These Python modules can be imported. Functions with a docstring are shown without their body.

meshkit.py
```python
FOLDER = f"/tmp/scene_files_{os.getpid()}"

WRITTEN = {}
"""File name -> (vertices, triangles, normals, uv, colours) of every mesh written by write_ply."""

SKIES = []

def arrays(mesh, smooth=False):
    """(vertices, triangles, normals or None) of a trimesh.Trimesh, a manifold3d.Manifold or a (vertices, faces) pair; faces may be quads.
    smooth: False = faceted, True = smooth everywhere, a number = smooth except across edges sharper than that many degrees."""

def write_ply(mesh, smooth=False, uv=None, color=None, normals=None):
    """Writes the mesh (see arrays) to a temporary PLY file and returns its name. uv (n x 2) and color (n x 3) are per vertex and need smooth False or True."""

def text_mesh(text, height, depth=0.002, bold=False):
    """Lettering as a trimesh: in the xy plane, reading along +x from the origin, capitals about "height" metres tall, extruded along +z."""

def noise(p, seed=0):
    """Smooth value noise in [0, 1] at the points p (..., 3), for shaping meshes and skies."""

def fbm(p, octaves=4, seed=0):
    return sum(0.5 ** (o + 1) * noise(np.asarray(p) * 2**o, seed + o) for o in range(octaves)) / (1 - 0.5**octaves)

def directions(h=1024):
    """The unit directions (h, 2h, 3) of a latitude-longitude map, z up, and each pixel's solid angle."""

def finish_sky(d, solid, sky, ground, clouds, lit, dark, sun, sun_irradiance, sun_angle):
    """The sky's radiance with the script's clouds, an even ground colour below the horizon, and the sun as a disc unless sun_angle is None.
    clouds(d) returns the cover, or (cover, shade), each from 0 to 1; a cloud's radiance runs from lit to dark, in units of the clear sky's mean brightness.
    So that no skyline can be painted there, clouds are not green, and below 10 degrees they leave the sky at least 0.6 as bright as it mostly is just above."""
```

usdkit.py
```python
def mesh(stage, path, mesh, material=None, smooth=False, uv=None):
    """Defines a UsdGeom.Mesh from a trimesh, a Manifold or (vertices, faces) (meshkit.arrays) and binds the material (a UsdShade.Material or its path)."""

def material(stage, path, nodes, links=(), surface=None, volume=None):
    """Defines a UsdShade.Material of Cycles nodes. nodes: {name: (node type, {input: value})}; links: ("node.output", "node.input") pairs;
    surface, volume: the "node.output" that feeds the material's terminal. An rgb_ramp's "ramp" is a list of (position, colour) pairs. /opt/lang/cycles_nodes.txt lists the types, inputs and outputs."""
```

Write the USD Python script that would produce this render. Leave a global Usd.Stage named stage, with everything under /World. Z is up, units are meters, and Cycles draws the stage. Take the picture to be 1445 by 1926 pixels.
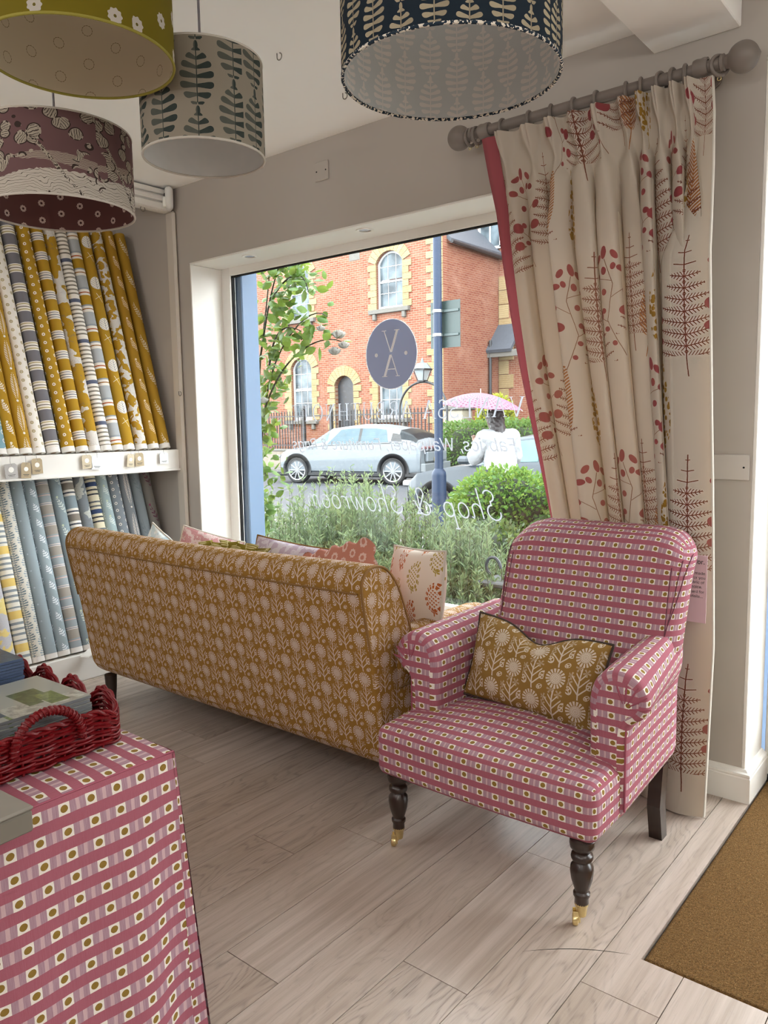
import math, random
import numpy as np, trimesh, usdkit, meshkit
import shapely, shapely.geometry as sg, shapely.affinity as sa
from pxr import Usd, UsdGeom, UsdLux, UsdShade, Gf, Sdf, Vt
from manifold3d import Manifold, CrossSection

stage = Usd.Stage.CreateInMemory()
UsdGeom.SetStageUpAxis(stage, 'Z'); UsdGeom.SetStageMetersPerUnit(stage, 1.0)
UsdGeom.Xform.Define(stage, '/World'); UsdGeom.Scope.Define(stage, '/World/Looks')
PI = math.pi
RNG = np.random.default_rng(7)

# ------------------------------------------------------------------ camera
CAM_H, YAW, PITCH, ROLL, FPX = 1.35, -0.68421, 0.11262, -0.01704, 1462.0
EXPOSURE = 1.68
def cam_axes():
    f = np.array([math.sin(YAW)*math.cos(PITCH), math.cos(YAW)*math.cos(PITCH), -math.sin(PITCH)])
    r = np.array([math.cos(YAW), -math.sin(YAW), 0.0]); u = np.cross(r, f)
    c, s = math.cos(ROLL), math.sin(ROLL)
    return r*c+u*s, -r*s+u*c, -f
cam = UsdGeom.Camera.Define(stage, '/World/Camera')
_r, _u, _b = cam_axes()
cam.AddTransformOp().Set(Gf.Matrix4d(*_r, 0, *_u, 0, *_b, 0, 0, 0, CAM_H, 1))
cam.CreateHorizontalApertureAttr(36.0); cam.CreateVerticalApertureAttr(36.0*1926/1445)
cam.CreateFocalLengthAttr(36.0*FPX/1445); cam.CreateClippingRangeAttr(Gf.Vec2f(0.05, 500))
cam.CreateExposureAttr(EXPOSURE)

# ------------------------------------------------------------------ sky: even overcast
SKY = 1.20
dome = UsdLux.DomeLight.Define(stage, '/World/Sky')
dome.CreateIntensityAttr(SKY); dome.CreateColorAttr(Gf.Vec3f(0.93, 0.97, 1.0))
# unseen ceiling lamps behind and beside the camera, placed to light the room
UNSEEN_CEIL_LAMP = 9.5

# ------------------------------------------------------------------ naming, things, parts
LOOKS = '/World/Looks/'
_count = {}
def numbered(path):
    n = _count.get(path, 0); _count[path] = n+1
    return path if n == 0 else f'{path}_{n:03d}'
def tag(prim, label=None, cat=None, group=None, kind=None):
    for k, v in (('label', label), ('category', cat), ('group', group), ('kind', kind)):
        if v: prim.SetCustomDataByKey(k, v)
class Thing:
    def __init__(s, path, loc): s.path, s.loc = path, np.asarray(loc, float)
def thing(name, label, cat, loc=(0, 0, 0), group=None, kind=None):
    p = numbered('/World/'+name)
    x = UsdGeom.Xform.Define(stage, p)
    if any(loc): x.AddTranslateOp().Set(Gf.Vec3d(*map(float, loc)))
    tag(x.GetPrim(), label, cat, group, kind)
    return Thing(p, loc)
def setting(name, loc=(0, 0, 0)):
    x = UsdGeom.Xform.Define(stage, numbered('/World/'+name))
    if any(loc): x.AddTranslateOp().Set(Gf.Vec3d(*map(float, loc)))
    tag(x.GetPrim(), kind='structure')
    return Thing(str(x.GetPath()), loc)
def as_tri(f):
    f = np.asarray(f, int)
    return np.vstack([f[:, [0, 1, 2]], f[:, [0, 2, 3]]]) if f.shape[1] == 4 else f
def put(path, mesh, mat, smooth=30, loc=None):
    """mesh: trimesh, Manifold, (v, f) or (v, f, uv). uv meshes are smoothed everywhere (vertices that coincide share normals)."""
    uv = None
    if isinstance(mesh, tuple) and len(mesh) == 3:
        v, f, uv = mesh; v = np.asarray(v, float); f = as_tri(f)
        keep, f = np.unique(f, return_inverse=True); f = f.reshape(-1, 3); v = v[keep]; uv = np.asarray(uv)[keep]
        if loc is not None: v = v - loc
        m = UsdGeom.Mesh.Define(stage, path)
        m.CreatePointsAttr(Vt.Vec3fArray.FromNumpy(v.astype(np.float32)))
        m.CreateFaceVertexCountsAttr(Vt.IntArray.FromNumpy(np.full(len(f), 3, np.int32)))
        m.CreateFaceVertexIndicesAttr(Vt.IntArray.FromNumpy(f.astype(np.int32).ravel()))
        m.CreateSubdivisionSchemeAttr('none')
        if smooth:
            _, inv = np.unique(np.round(v, 5), axis=0, return_inverse=True); inv = inv.ravel()
            n = np.zeros((inv.max()+1, 3)); fn = np.cross(v[f[:, 1]]-v[f[:, 0]], v[f[:, 2]]-v[f[:, 0]])
            for k in range(3): np.add.at(n, inv[f[:, k]], fn)
            n /= np.maximum(np.linalg.norm(n, axis=1, keepdims=True), 1e-12)
            m.CreateNormalsAttr(Vt.Vec3fArray.FromNumpy(n[inv].astype(np.float32))); m.SetNormalsInterpolation('vertex')
        UsdGeom.PrimvarsAPI(m).CreatePrimvar('st', Sdf.ValueTypeNames.TexCoord2fArray, 'vertex').Set(Vt.Vec2fArray.FromNumpy(np.asarray(uv, np.float32)))
        UsdShade.MaterialBindingAPI.Apply(m.GetPrim()).Bind(UsdShade.Material.Get(stage, mat))
        return m.GetPrim()
    v, f, _ = meshkit.arrays(mesh, False)
    if loc is not None: v = v - loc
    return usdkit.mesh(stage, path, trimesh.Trimesh(v, f, process=False), mat, smooth).GetPrim()
def part(parent, name, mesh, mat, smooth=30, label=None, kind=None):
    p = numbered((parent.path if isinstance(parent, Thing) else str(parent[0].GetPath()))+'/'+name)
    loc = parent.loc if isinstance(parent, Thing) else parent[1]
    pr = put(p, mesh, mat, smooth, loc); tag(pr, label=label, kind=kind)
    return (pr, loc)                              # usable as a parent of sub-parts
def single(name, mesh, mat, label=None, cat=None, group=None, kind=None, smooth=30):
    pr = put(numbered('/World/'+name), mesh, mat, smooth); tag(pr, label, cat, group, kind)
    return pr
def clone(src, name, loc, rot, label, cat, group=None):
    p = numbered('/World/'+name); x = UsdGeom.Xform.Define(stage, p)
    x.AddTranslateOp().Set(Gf.Vec3d(*map(float, loc))); x.AddRotateZOp().Set(float(rot))
    x.GetPrim().GetReferences().AddInternalReference(src.path); x.GetPrim().SetInstanceable(True)
    tag(x.GetPrim(), label, cat, group); return x

# ------------------------------------------------------------------ colours and shader expressions
CS = 1.0            # how light the colours named below are taken
def C(h):
    h = h.lstrip('#'); c = np.array([int(h[i:i+2], 16)/255 for i in (0, 2, 4)])
    return tuple(CS*np.where(c <= .04045, c/12.92, ((c+.055)/1.055)**2.4))
class G:
    """A shader graph that is written as arithmetic."""
    def __init__(s): s.nodes, s.links, s.n, s.memo = {}, [], 0, {}
    def node(s, kind, ins, out):
        consts = {k: v for k, v in ins.items() if not isinstance(v, X)}
        key = (kind, tuple(sorted((k, str(v)) for k, v in consts.items())), tuple(sorted((k, v.r) for k, v in ins.items() if isinstance(v, X))))
        if key not in s.memo:
            name = f'n{s.n}'; s.n += 1; s.memo[key] = name
            s.nodes[name] = (kind, consts)
            s.links += [(v.r, f'{name}.{k}') for k, v in ins.items() if isinstance(v, X)]
        return X(s, f'{s.memo[key]}.{out}')
    def m(s, op, *a): return s.node('math', {'math_type': op, **{f'value{i+1}': x for i, x in enumerate(a)}}, 'value')
    def uv(s):
        t = s.node('attribute', {'attribute': 'st'}, 'vector')
        return s.node('separate_xyz', {'vector': t}, 'x'), s.node('separate_xyz', {'vector': t}, 'y')
    def pos(s): return s.node('texture_coordinate', {}, 'object')
    def wpos(s): return s.node('geometry', {}, 'position')
    def xyz(s, v): return [s.node('separate_xyz', {'vector': v}, k) for k in 'xyz']
    def vec(s, x, y, z=0.0): return s.node('combine_xyz', {'x': x, 'y': y, 'z': z}, 'vector')
    def rand(s): return s.node('object_info', {}, 'random')
    def noise(s, v, scale, detail=2, rough=.5, dist=0.0): return s.node('noise_texture', {'vector': v, 'scale': scale, 'detail': float(detail), 'roughness': rough, 'distortion': dist}, 'fac')
    def mix(s, a, b, f): return s.node('mix_color', {'a': a, 'b': b, 'fac': f}, 'result')
    def mul(s, a, b): return s.node('mix_color', {'blend_type': 'multiply', 'a': a, 'b': b, 'fac': 1.0}, 'result')
    def ramp(s, x, stops, interp=True): return s.node('rgb_ramp', {'fac': x, 'ramp': stops, 'interpolate': interp}, 'color')
    def step(s, x, lo, hi): return s.node('map_range', {'value': x, 'from_min': lo, 'from_max': hi, 'clamp': True}, 'result')
class X:
    def __init__(s, g, r): s.g, s.r = g, r
    def __add__(s, o): return s.g.m('add', s, o)
    __radd__ = __add__
    def __sub__(s, o): return s.g.m('subtract', s, o)
    def __rsub__(s, o): return s.g.m('subtract', o, s)
    def __mul__(s, o): return s.g.m('multiply', s, o)
    __rmul__ = __mul__
    def __truediv__(s, o): return s.g.m('divide', s, o)
    def __gt__(s, o): return s.g.m('greater_than', s, o)
    def __lt__(s, o): return s.g.m('less_than', s, o)
    def abs(s): return s.g.m('absolute', s)
    def fract(s): return s.g.m('fraction', s)
    def floor(s): return s.g.m('floor', s)
    def sin(s): return s.g.m('sine', s)
    def cos(s): return s.g.m('cosine', s)
    def sqrt(s): return s.g.m('sqrt', s)
    def max(s, o): return s.g.m('maximum', s, o)
    def min(s, o): return s.g.m('minimum', s, o)
    def pow(s, o): return s.g.m('power', s, o)
def hyp(x, y): return (x*x+y*y).sqrt()
def both(*a):
    r = a[0]
    for k in a[1:]: r = r*k
    return r
def either(*a):
    r = a[0]
    for k in a[1:]: r = r.max(k)
    return r
def band(x, lo, hi): return (x > lo)*(x < hi)
def cells(g, u, v, pu, pv, drop=0.0, du=0.0, dv=0.0):
    """local coordinates (metres, centred) in a repeat of pu x pv; every other column is shifted by drop*pv. Also the cell numbers."""
    a = (u+du)/pu; i = a.floor()
    b = (v+dv)/pv
    if drop: b = b+i*drop
    j = b.floor()
    return (a-i-.5)*pu, (b-j-.5)*pv, i, j
def rot(x, y, ang, cx=0., cy=0.):
    c, s = math.cos(ang), math.sin(ang); x = x-cx; y = y-cy
    return x*c+y*s, y*c-x*s
def ell(x, y, cx, cy, a, b, ang=0.):
    p, q = rot(x, y, ang, cx, cy); return hyp(p*(1/a), q*(1/b))
def seg(x, y, x0, y0, x1, y1, w):
    L = math.hypot(x1-x0, y1-y0); p, q = rot(x, y, math.atan2(y1-y0, x1-x0), x0, y0)
    return both(p > 0., p < L, q.abs() < w)
def finish(g, name, color, rough=.8, bump=None, bump_d=.002, bump_s=.4, metal=0., trans=0., sheen=0., spec=.5, coat=0., alpha=None, tcol=None):
    ins = {'roughness': rough, 'metallic': metal, 'specular_ior_level': spec, 'base_color': color}
    if sheen: ins['sheen_weight'] = sheen
    if coat: ins['coat_weight'] = coat
    if bump is not None: ins['normal'] = g.node('bump', {'height': bump, 'distance': bump_d, 'strength': bump_s}, 'normal')
    out = g.node('principled_bsdf', ins, 'BSDF')
    if trans:
        t = g.node('translucent_bsdf', {'color': tcol if tcol is not None else color}, 'BSDF')
        out = g.node('mix_closure', {'closure1': out, 'closure2': t, 'fac': trans}, 'closure')
    usdkit.material(stage, LOOKS+name, g.nodes, g.links, surface=out.r)
    return LOOKS+name
def plain(name, col, rough=.6, metal=0., var=0., vscale=20., bump=0., bscale=200., trans=0., spec=.5, coat=0.):
    g = G(); c = C(col) if isinstance(col, str) else col; color = c; b = None
    if var:
        n = g.noise(g.pos(), vscale, 4)
        color = g.mix(tuple(np.array(c)*(1-var)), tuple(np.minimum(np.array(c)*(1+var), 1)), n)
    if bump: b = g.noise(g.pos(), bscale, 3)
    return finish(g, name, color, rough, b, .002, bump, metal, trans, spec=spec, coat=coat)

# ------------------------------------------------------------------ mesh helpers
def box(x0, x1, y0, y1, z0, z1, bev=0.0):
    s = np.array([x1-x0, y1-y0, z1-z0]); c = np.array([x0+x1, y0+y1, z0+z1])/2
    if bev <= 0:
        m = trimesh.creation.box(s); m.apply_translation(c); return m
    b = min(bev, s.min()/2*.95); pts = []
    for sx in (-1, 1):
        for sy in (-1, 1):
            for sz in (-1, 1):
                e = np.array([sx, sy, sz])*s/2
                for k in range(3):
                    q = e.copy()
                    for j in range(3):
                        if j != k: q[j] -= np.sign(q[j])*b
                    pts.append(q+c)
    return trimesh.Trimesh(pts).convex_hull
def boxes(*bs): return trimesh.util.concatenate([b if isinstance(b, trimesh.Trimesh) else box(*b) for b in bs])
def tube(pts, r, sides=8, cap=True, closed=False):
    p = np.asarray(pts, float); n = len(p); r = np.broadcast_to(np.asarray(r, float), (n,))
    t = (np.roll(p, -1, 0)-np.roll(p, 1, 0)) if closed else np.gradient(p, axis=0)
    t /= np.linalg.norm(t, axis=1, keepdims=True)+1e-12
    a = np.cross(t[0], [0, 0, 1.0] if abs(t[0][2]) < .9 else [1.0, 0, 0]); a /= np.linalg.norm(a); A = []
    for i in range(n):
        a = a-t[i]*(a@t[i]); a /= np.linalg.norm(a)+1e-12; A.append(a)
    A = np.array(A); B = np.cross(t, A); g = np.arange(sides)*2*PI/sides
    v = (p[:, None]+r[:, None, None]*(np.cos(g)[None, :, None]*A[:, None]+np.sin(g)[None, :, None]*B[:, None])).reshape(-1, 3)
    m = n if closed else n-1; f = []
    for i in range(m):
        k = (i+1) % n
        for j in range(sides):
            l = (j+1) % sides; f += [[i*sides+j, i*sides+l, k*sides+l], [i*sides+j, k*sides+l, k*sides+j]]
    v = list(v)
    if cap and not closed:
        for e, o in ((0, 1), (n-1, 0)):
            c = len(v); v.append(p[e])
            for j in range(sides):
                l = (j+1) % sides; f.append([c, e*sides+l, e*sides+j] if o else [c, e*sides+j, e*sides+l])
    return trimesh.Trimesh(np.array(v), np.array(f), process=False)
def lathe(profile, n=24, loc=(0, 0, 0)):
    m = trimesh.creation.revolve(np.asarray(profile, float), sections=n); m.apply_translation(loc); m.fix_normals(); return m
def curve(pts, n=24):
    from scipy.interpolate import CubicSpline
    p = np.asarray(pts, float); d = np.r_[0, np.cumsum(np.linalg.norm(np.diff(p, axis=0), axis=1))]
    return CubicSpline(d, p, axis=0)(np.linspace(0, d[-1], n))
def extr(poly, h, axis='z', off=0.0):
    """shapely polygon extruded: axis 'y' takes polygon (x, z) along +y from off; 'x' takes (y, z); 'z' takes (x, y)."""
    polys = poly.geoms if hasattr(poly, 'geoms') else [poly]
    m = trimesh.util.concatenate([trimesh.creation.extrude_polygon(p, h) for p in polys]); v = m.vertices.copy()
    if axis == 'y': v = np.c_[v[:, 0], v[:, 2]+off, v[:, 1]]
    elif axis == 'x': v = np.c_[v[:, 2]+off, v[:, 0], v[:, 1]]
    else: v = v+[0, 0, off]
    m = trimesh.Trimesh(v, m.faces, process=False); m.fix_normals(); return m
def sheet(P, uv, flip=False, closed_u=False):
    """grid of points P (nu, nv, 3) with uv (nu, nv, 2) as a mesh."""
    nu, nv = P.shape[:2]; i, j = np.meshgrid(np.arange(nu-1), np.arange(nv-1), indexing='ij'); i, j = i.ravel(), j.ravel()
    q = np.c_[i*nv+j, (i+1)*nv+j, (i+1)*nv+j+1, i*nv+j+1]
    if flip: q = q[:, ::-1]
    return P.reshape(-1, 3), as_tri(q), np.asarray(uv, float).reshape(-1, 2)
def cat(*ms):
    v, f, t, n = [], [], [], 0
    for a, b, c in ms: v.append(a); f.append(np.asarray(b)+n); t.append(c); n += len(a)
    return np.vstack(v), np.vstack(f), np.vstack(t)
def rbox(sx, sy, sz, r, n=10, k=4, deform=None, u0=0., v0=0.):
    """rounded box, centred, with cloth-like uv in metres (front, top and sides run on without a jump)."""
    h = np.array([sx, sy, sz])/2; r = min(r, h.min()*.98)
    def coords(a):
        t = np.tan(np.linspace(-PI/4, 0, k+1)); e = a-r
        return np.r_[-a+r*(1+t), np.linspace(-e, e, max(2, int(n)))[1:-1], e-r*t[::-1]]
    out = []
    for ax in range(3):
        for sg_ in (-1, 1):
            o = [i for i in range(3) if i != ax]; A, B = np.meshgrid(coords(h[o[0]]), coords(h[o[1]]), indexing='ij')
            q = np.zeros(A.shape+(3,)); q[..., o[0]], q[..., o[1]], q[..., ax] = A, B, sg_*h[ax]
            c = np.clip(q, -(h-r), h-r); d = q-c; p = c+r*d/np.maximum(np.linalg.norm(d, axis=-1, keepdims=True), 1e-9)
            if ax == 1: uv = np.stack([A if sg_ < 0 else 3*sx-A, B], -1)
            elif ax == 0: uv = np.stack([sg_*(h[0]+A+h[1]), B], -1)
            else: uv = np.stack([A, (h[2]+B+h[1]) if sg_ > 0 else (-h[2]-B-h[1])], -1)
            m = sheet(p, uv+np.array([u0, v0])); i = len(m[1])//2+len(m[1])//8
            tr = m[0][m[1]]; nn = np.cross(tr[:, 1]-tr[:, 0], tr[:, 2]-tr[:, 0])[:, ax].sum()
            out.append(m if nn*sg_ > 0 else (m[0], m[1][:, ::-1], m[2]))
    v, f, t = cat(*out)
    if deform is not None: v = deform(v)
    return v, f, t
def loft(profiles, ys, uoff=0., caps=(True, True), v0=0.):
    """closed outlines (k, n, 2: x, z) at depths ys; uv: u along y, v round the outline. Ends are fanned flat (u = x, v = z)."""
    P = np.array(profiles, float); k, n = P.shape[:2]; Q = np.concatenate([P, P[:, :1]], 1)
    d = np.r_[0, np.cumsum(np.linalg.norm(np.diff(Q[k//2], axis=0), axis=1))]+v0
    p3 = np.stack([Q[..., 0], np.broadcast_to(np.asarray(ys, float)[:, None], Q.shape[:2]), Q[..., 1]], -1)
    arc = np.r_[0, np.cumsum(np.linalg.norm(np.diff(p3[:, 0], axis=0), axis=1))]
    uv = np.stack(np.broadcast_arrays((np.asarray(ys, float)+uoff)[:, None], d[None]), -1)
    out = [sheet(p3, uv)]
    for e, on in ((0, caps[0]), (-1, caps[1])):
        if on:
            pts = p3[e, :-1]; poly = sg.Polygon(pts[:, [0, 2]]); tv, tf = trimesh.creation.triangulate_polygon(poly, engine='earcut')
            w = np.c_[tv[:, 0], np.full(len(tv), pts[0, 1]), tv[:, 1]]
            nrm = np.cross(w[tf[0, 1]]-w[tf[0, 0]], w[tf[0, 2]]-w[tf[0, 0]])[1]
            if (nrm > 0) == (e == 0): tf = tf[:, ::-1]
            out.append((w, tf, np.c_[tv[:, 0], tv[:, 1]]))
    v, f, t = cat(*out)
    area = sg.Polygon(P[k//2]).exterior.is_ccw
    nf = len(as_tri(out[0][1]))
    c0 = p3.reshape(-1, 3).mean(0); tri = v[f[:nf]]; vol = np.einsum('ij,ij->i', tri[:, 0]-c0, np.cross(tri[:, 1]-c0, tri[:, 2]-c0)).sum()
    if vol < 0: f[:nf] = f[:nf, ::-1]
    return v, f, t
def ngon(n, r, c=(0, 0), a0=0.): a = a0+np.arange(n)*2*PI/n; return np.c_[c[0]+r*np.cos(a), c[1]+r*np.sin(a)]
def xf(mesh, rz=0., loc=(0, 0, 0), rx=0., ry=0.):
    R = trimesh.transformations.euler_matrix(rx, ry, rz)[:3, :3]
    if isinstance(mesh, tuple): return (np.asarray(mesh[0])@R.T+np.asarray(loc),)+tuple(mesh[1:])
    m = mesh.copy(); m.vertices = m.vertices@R.T+np.asarray(loc); return m
# ================================================================== THE ROOM
WY = 2.832           # inner face of the window wall
CEIL = 2.70
XL, XR, YB = -4.42, 1.9, -3.4
W0, W1, WZ0, WZ1 = -3.70, -1.02, 0.40, 2.275          # window opening
D0, D1, DZ = -0.695, 1.80, 2.50                       # door opening, made wide out of view to let in daylight
wall_m = plain('wall_paint', '#b4ada5', .85, var=.03, vscale=3)
white_m = plain('white_paint', '#e6e3dd', .55, var=.015, vscale=4)
ceil_m = plain('ceiling_paint', '#f8f7f4', .9, var=.015, vscale=2)
dark_gap = plain('dark_gap', '#1b1a19', .9)

def floor_mat():
    g = G(); x, y, z = g.xyz(g.wpos()); r = g.rand()
    lx = x+r*31.0; ly = y+r*17.0
    grain = g.noise(g.vec(lx*34., ly*1.3, r*9.), 1.0, 5, .6)
    fine = g.noise(g.vec(lx*260., ly*7., r*5.), 1.0, 3, .65)
    warp = g.noise(g.vec(lx*5., ly*1.1, r*3.), 1.0, 3, .55)
    rings = ((lx*9.+warp*15.+ly*.5)*1.6).fract(); rings = ((rings-.5).abs()*2.-.52).max(0.)*2.
    strong = g.step(r, .30, .95)
    dark = (rings*strong*.62*g.step(fine, .30, .62)+g.step(fine, .56, .78)*.34).min(1.)
    spots = g.step(g.noise(g.vec(lx*70., ly*42., r), 1.0, 4, .8), .62, .74)*g.step(g.noise(g.vec(lx*6., ly*5., r), 1., 2), .42, .6)*.45
    base = g.mix(C('#a39487'), C('#c8bab0'), g.step(grain, .3, .7))
    base = g.mix(base, C('#ad9d8f'), r*.6)
    col = g.mix(base, C('#5a5049'), (dark*.8).max(spots))
    return finish(g, 'pale_oak_floor', col, g.step(grain, .2, .8)*.14+.28, dark*-1., .0012, .4, spec=.45)
floor_m = floor_mat()
gap_m = plain('floor_gap', '#3a332d', .95)
fl = setting('floor')
part(fl, 'subfloor', box(XL, XR, YB, 3.12, -.06, -.014), gap_m)
MX0, MX1, MY0, MY1 = -.662, .62, 1.806, 3.12          # mat well
PW, PX = .1917, -.5565
rng = np.random.default_rng(11)
fixed = {-1: [1.640], -3: [1.434, 2.071], -5: [1.183], -6: [1.8265], -4: [2.55, 1.0], -2: [.62, 2.62], 0: [.9]}
k0 = int(math.floor((XL-PX)/PW)); k1 = int(math.ceil((XR-PX)/PW))
nplank = 0
for k in range(k0, k1):
    x0, x1 = PX+k*PW, PX+(k+1)*PW; x0c, x1c = max(x0, XL), min(x1, XR)
    cuts = [YB]; y = YB+rng.uniform(.3, 1.4)
    while y < (.3 if k in fixed else 2.9):
        cuts.append(y); y += rng.uniform(1.1, 1.7)
    cuts = sorted(cuts+[c for c in fixed.get(k, []) if c > cuts[-1]+.25 or k in fixed])+[3.12]
    for a, b in zip(cuts[:-1], cuts[1:]):
        if b-a < .05: continue
        pol = sg.box(x0c+.0012, a+.0012, x1c-.0012, b-.0012)
        pol = pol.difference(sg.box(MX0, MY0, MX1, MY1+.1))
        for q in (pol.geoms if hasattr(pol, 'geoms') else [pol]):
            if q.is_empty or q.area < 1e-4: continue
            m = trimesh.creation.extrude_polygon(q, .0145); m.apply_translation([0, 0, -.0145]); part(fl, 'plank', m, floor_m, False)
            nplank += 1
sc_ = curve([(-.912, 1.648, 0), (-.864, 1.695, 0), (-.817, 1.734, 0), (-.755, 1.774, 0), (-.688, 1.806, 0)], 24); sn_ = np.gradient(sc_, axis=0); sn_ = np.c_[-sn_[:, 1], sn_[:, 0]]; sn_ /= np.linalg.norm(sn_, axis=1, keepdims=True); sw_ = .0013*np.sin(np.linspace(.15, PI-.15, 24))[:, None]
SCUFF = np.stack([np.c_[sc_[:, :2]-sn_*sw_, np.full(24, .0004)], np.c_[sc_[:, :2]+sn_*sw_, np.full(24, .0004)]], 0)
part(fl, 'scuff_mark', sheet(SCUFF, np.zeros((2, 24, 2)), True), gap_m, label='thin curved dark scuff mark')
# coir doormat in its well
def coir():
    g = G(); p = g.pos(); n = g.noise(p, 210., 5, .8); m = g.noise(p, 30., 3); k = g.noise(p, 520., 2)
    col = g.mix(C('#45331c'), C('#967146'), g.step(n, .36, .64)); col = g.mix(col, C('#735832'), m*.5); col = g.mix(col, C('#ccae7e'), g.step(k, .62, .70)*.75)
    return finish(g, 'coir', col, .95, n, .006, .9, spec=.1)
nx, ny = 220, 230; gx, gy = np.meshgrid(np.linspace(MX0+.003, MX1-.003, nx), np.linspace(MY0+.003, MY1-.005, ny), indexing='ij')
gz = -.002+.0035*RNG.random(gx.shape); gz[[0, -1], :] = -.012; gz[:, [0, -1]] = -.012
single('doormat', sheet(np.stack([gx, gy, gz], -1), np.stack([gx, gy], -1)), coir(), 'brown coir doormat let into the pale floor at the door', 'doormat')

# walls
def rect(x0, z0, x1, z1): return sg.box(x0, z0, x1, z1)
poly = rect(XL-.2, 0, XR+.2, CEIL+.2).difference(rect(W0, WZ0, W1, WZ1)).difference(rect(D0, -1, D1, DZ))
tag(single('wall_window', extr(poly, .22, 'y', WY), wall_m, smooth=False), kind='structure')
tag(single('wall_left', box(XL-.15, XL, YB-.2, WY, 0, CEIL+.2), wall_m, smooth=False), kind='structure')
tag(single('wall_right', box(XR, XR+.15, YB-.2, WY, 0, CEIL+.2), wall_m, smooth=False), kind='structure')
tag(single('wall_back', box(XL-.15, XR+.15, YB-.2, YB, 0, CEIL+.2), wall_m, smooth=False), kind='structure')
tag(single('ceiling', box(XL-.15, XR+.15, YB-.2, WY+.2, CEIL, CEIL+.2), ceil_m, smooth=False), kind='structure')
tag(single('trim', box(-1.063, -.776, YB, WY, 2.613, CEIL-.001, .004), ceil_m, smooth=False), kind='structure')     # boxed beam
# reveal lining of the window: head, sides, sill
LT = .010
rv = setting('trim')
part(rv, 'lining', box(W0, W1, WY-.001, 3.052, WZ1-LT, WZ1, .002), white_m, False)
part(rv, 'lining', box(W0, W0+LT, WY-.001, 3.052, WZ0, WZ1-LT-.0005, .002), white_m, False)
part(rv, 'lining', box(W1-LT, W1, WY-.001, 3.052, WZ0, WZ1-LT-.0005, .002), white_m, False)
part(rv, 'sill', box(W0+LT+.0005, W1-LT-.0005, WY-.02, 3.052, WZ0, WZ0+.03, .006), white_m, False)
# door reveal lining
dr = setting('trim')
part(dr, 'lining', box(D0, D0+.012, WY-.001, 3.06, 0, DZ-.012, .002), white_m, False)
part(dr, 'lining', box(D1-.012, D1, WY-.001, 3.06, 0, DZ-.012, .002), white_m, False)
part(dr, 'lining', box(D0, D1, WY-.001, 3.06, DZ-.012, DZ, .002), white_m, False)
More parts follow.
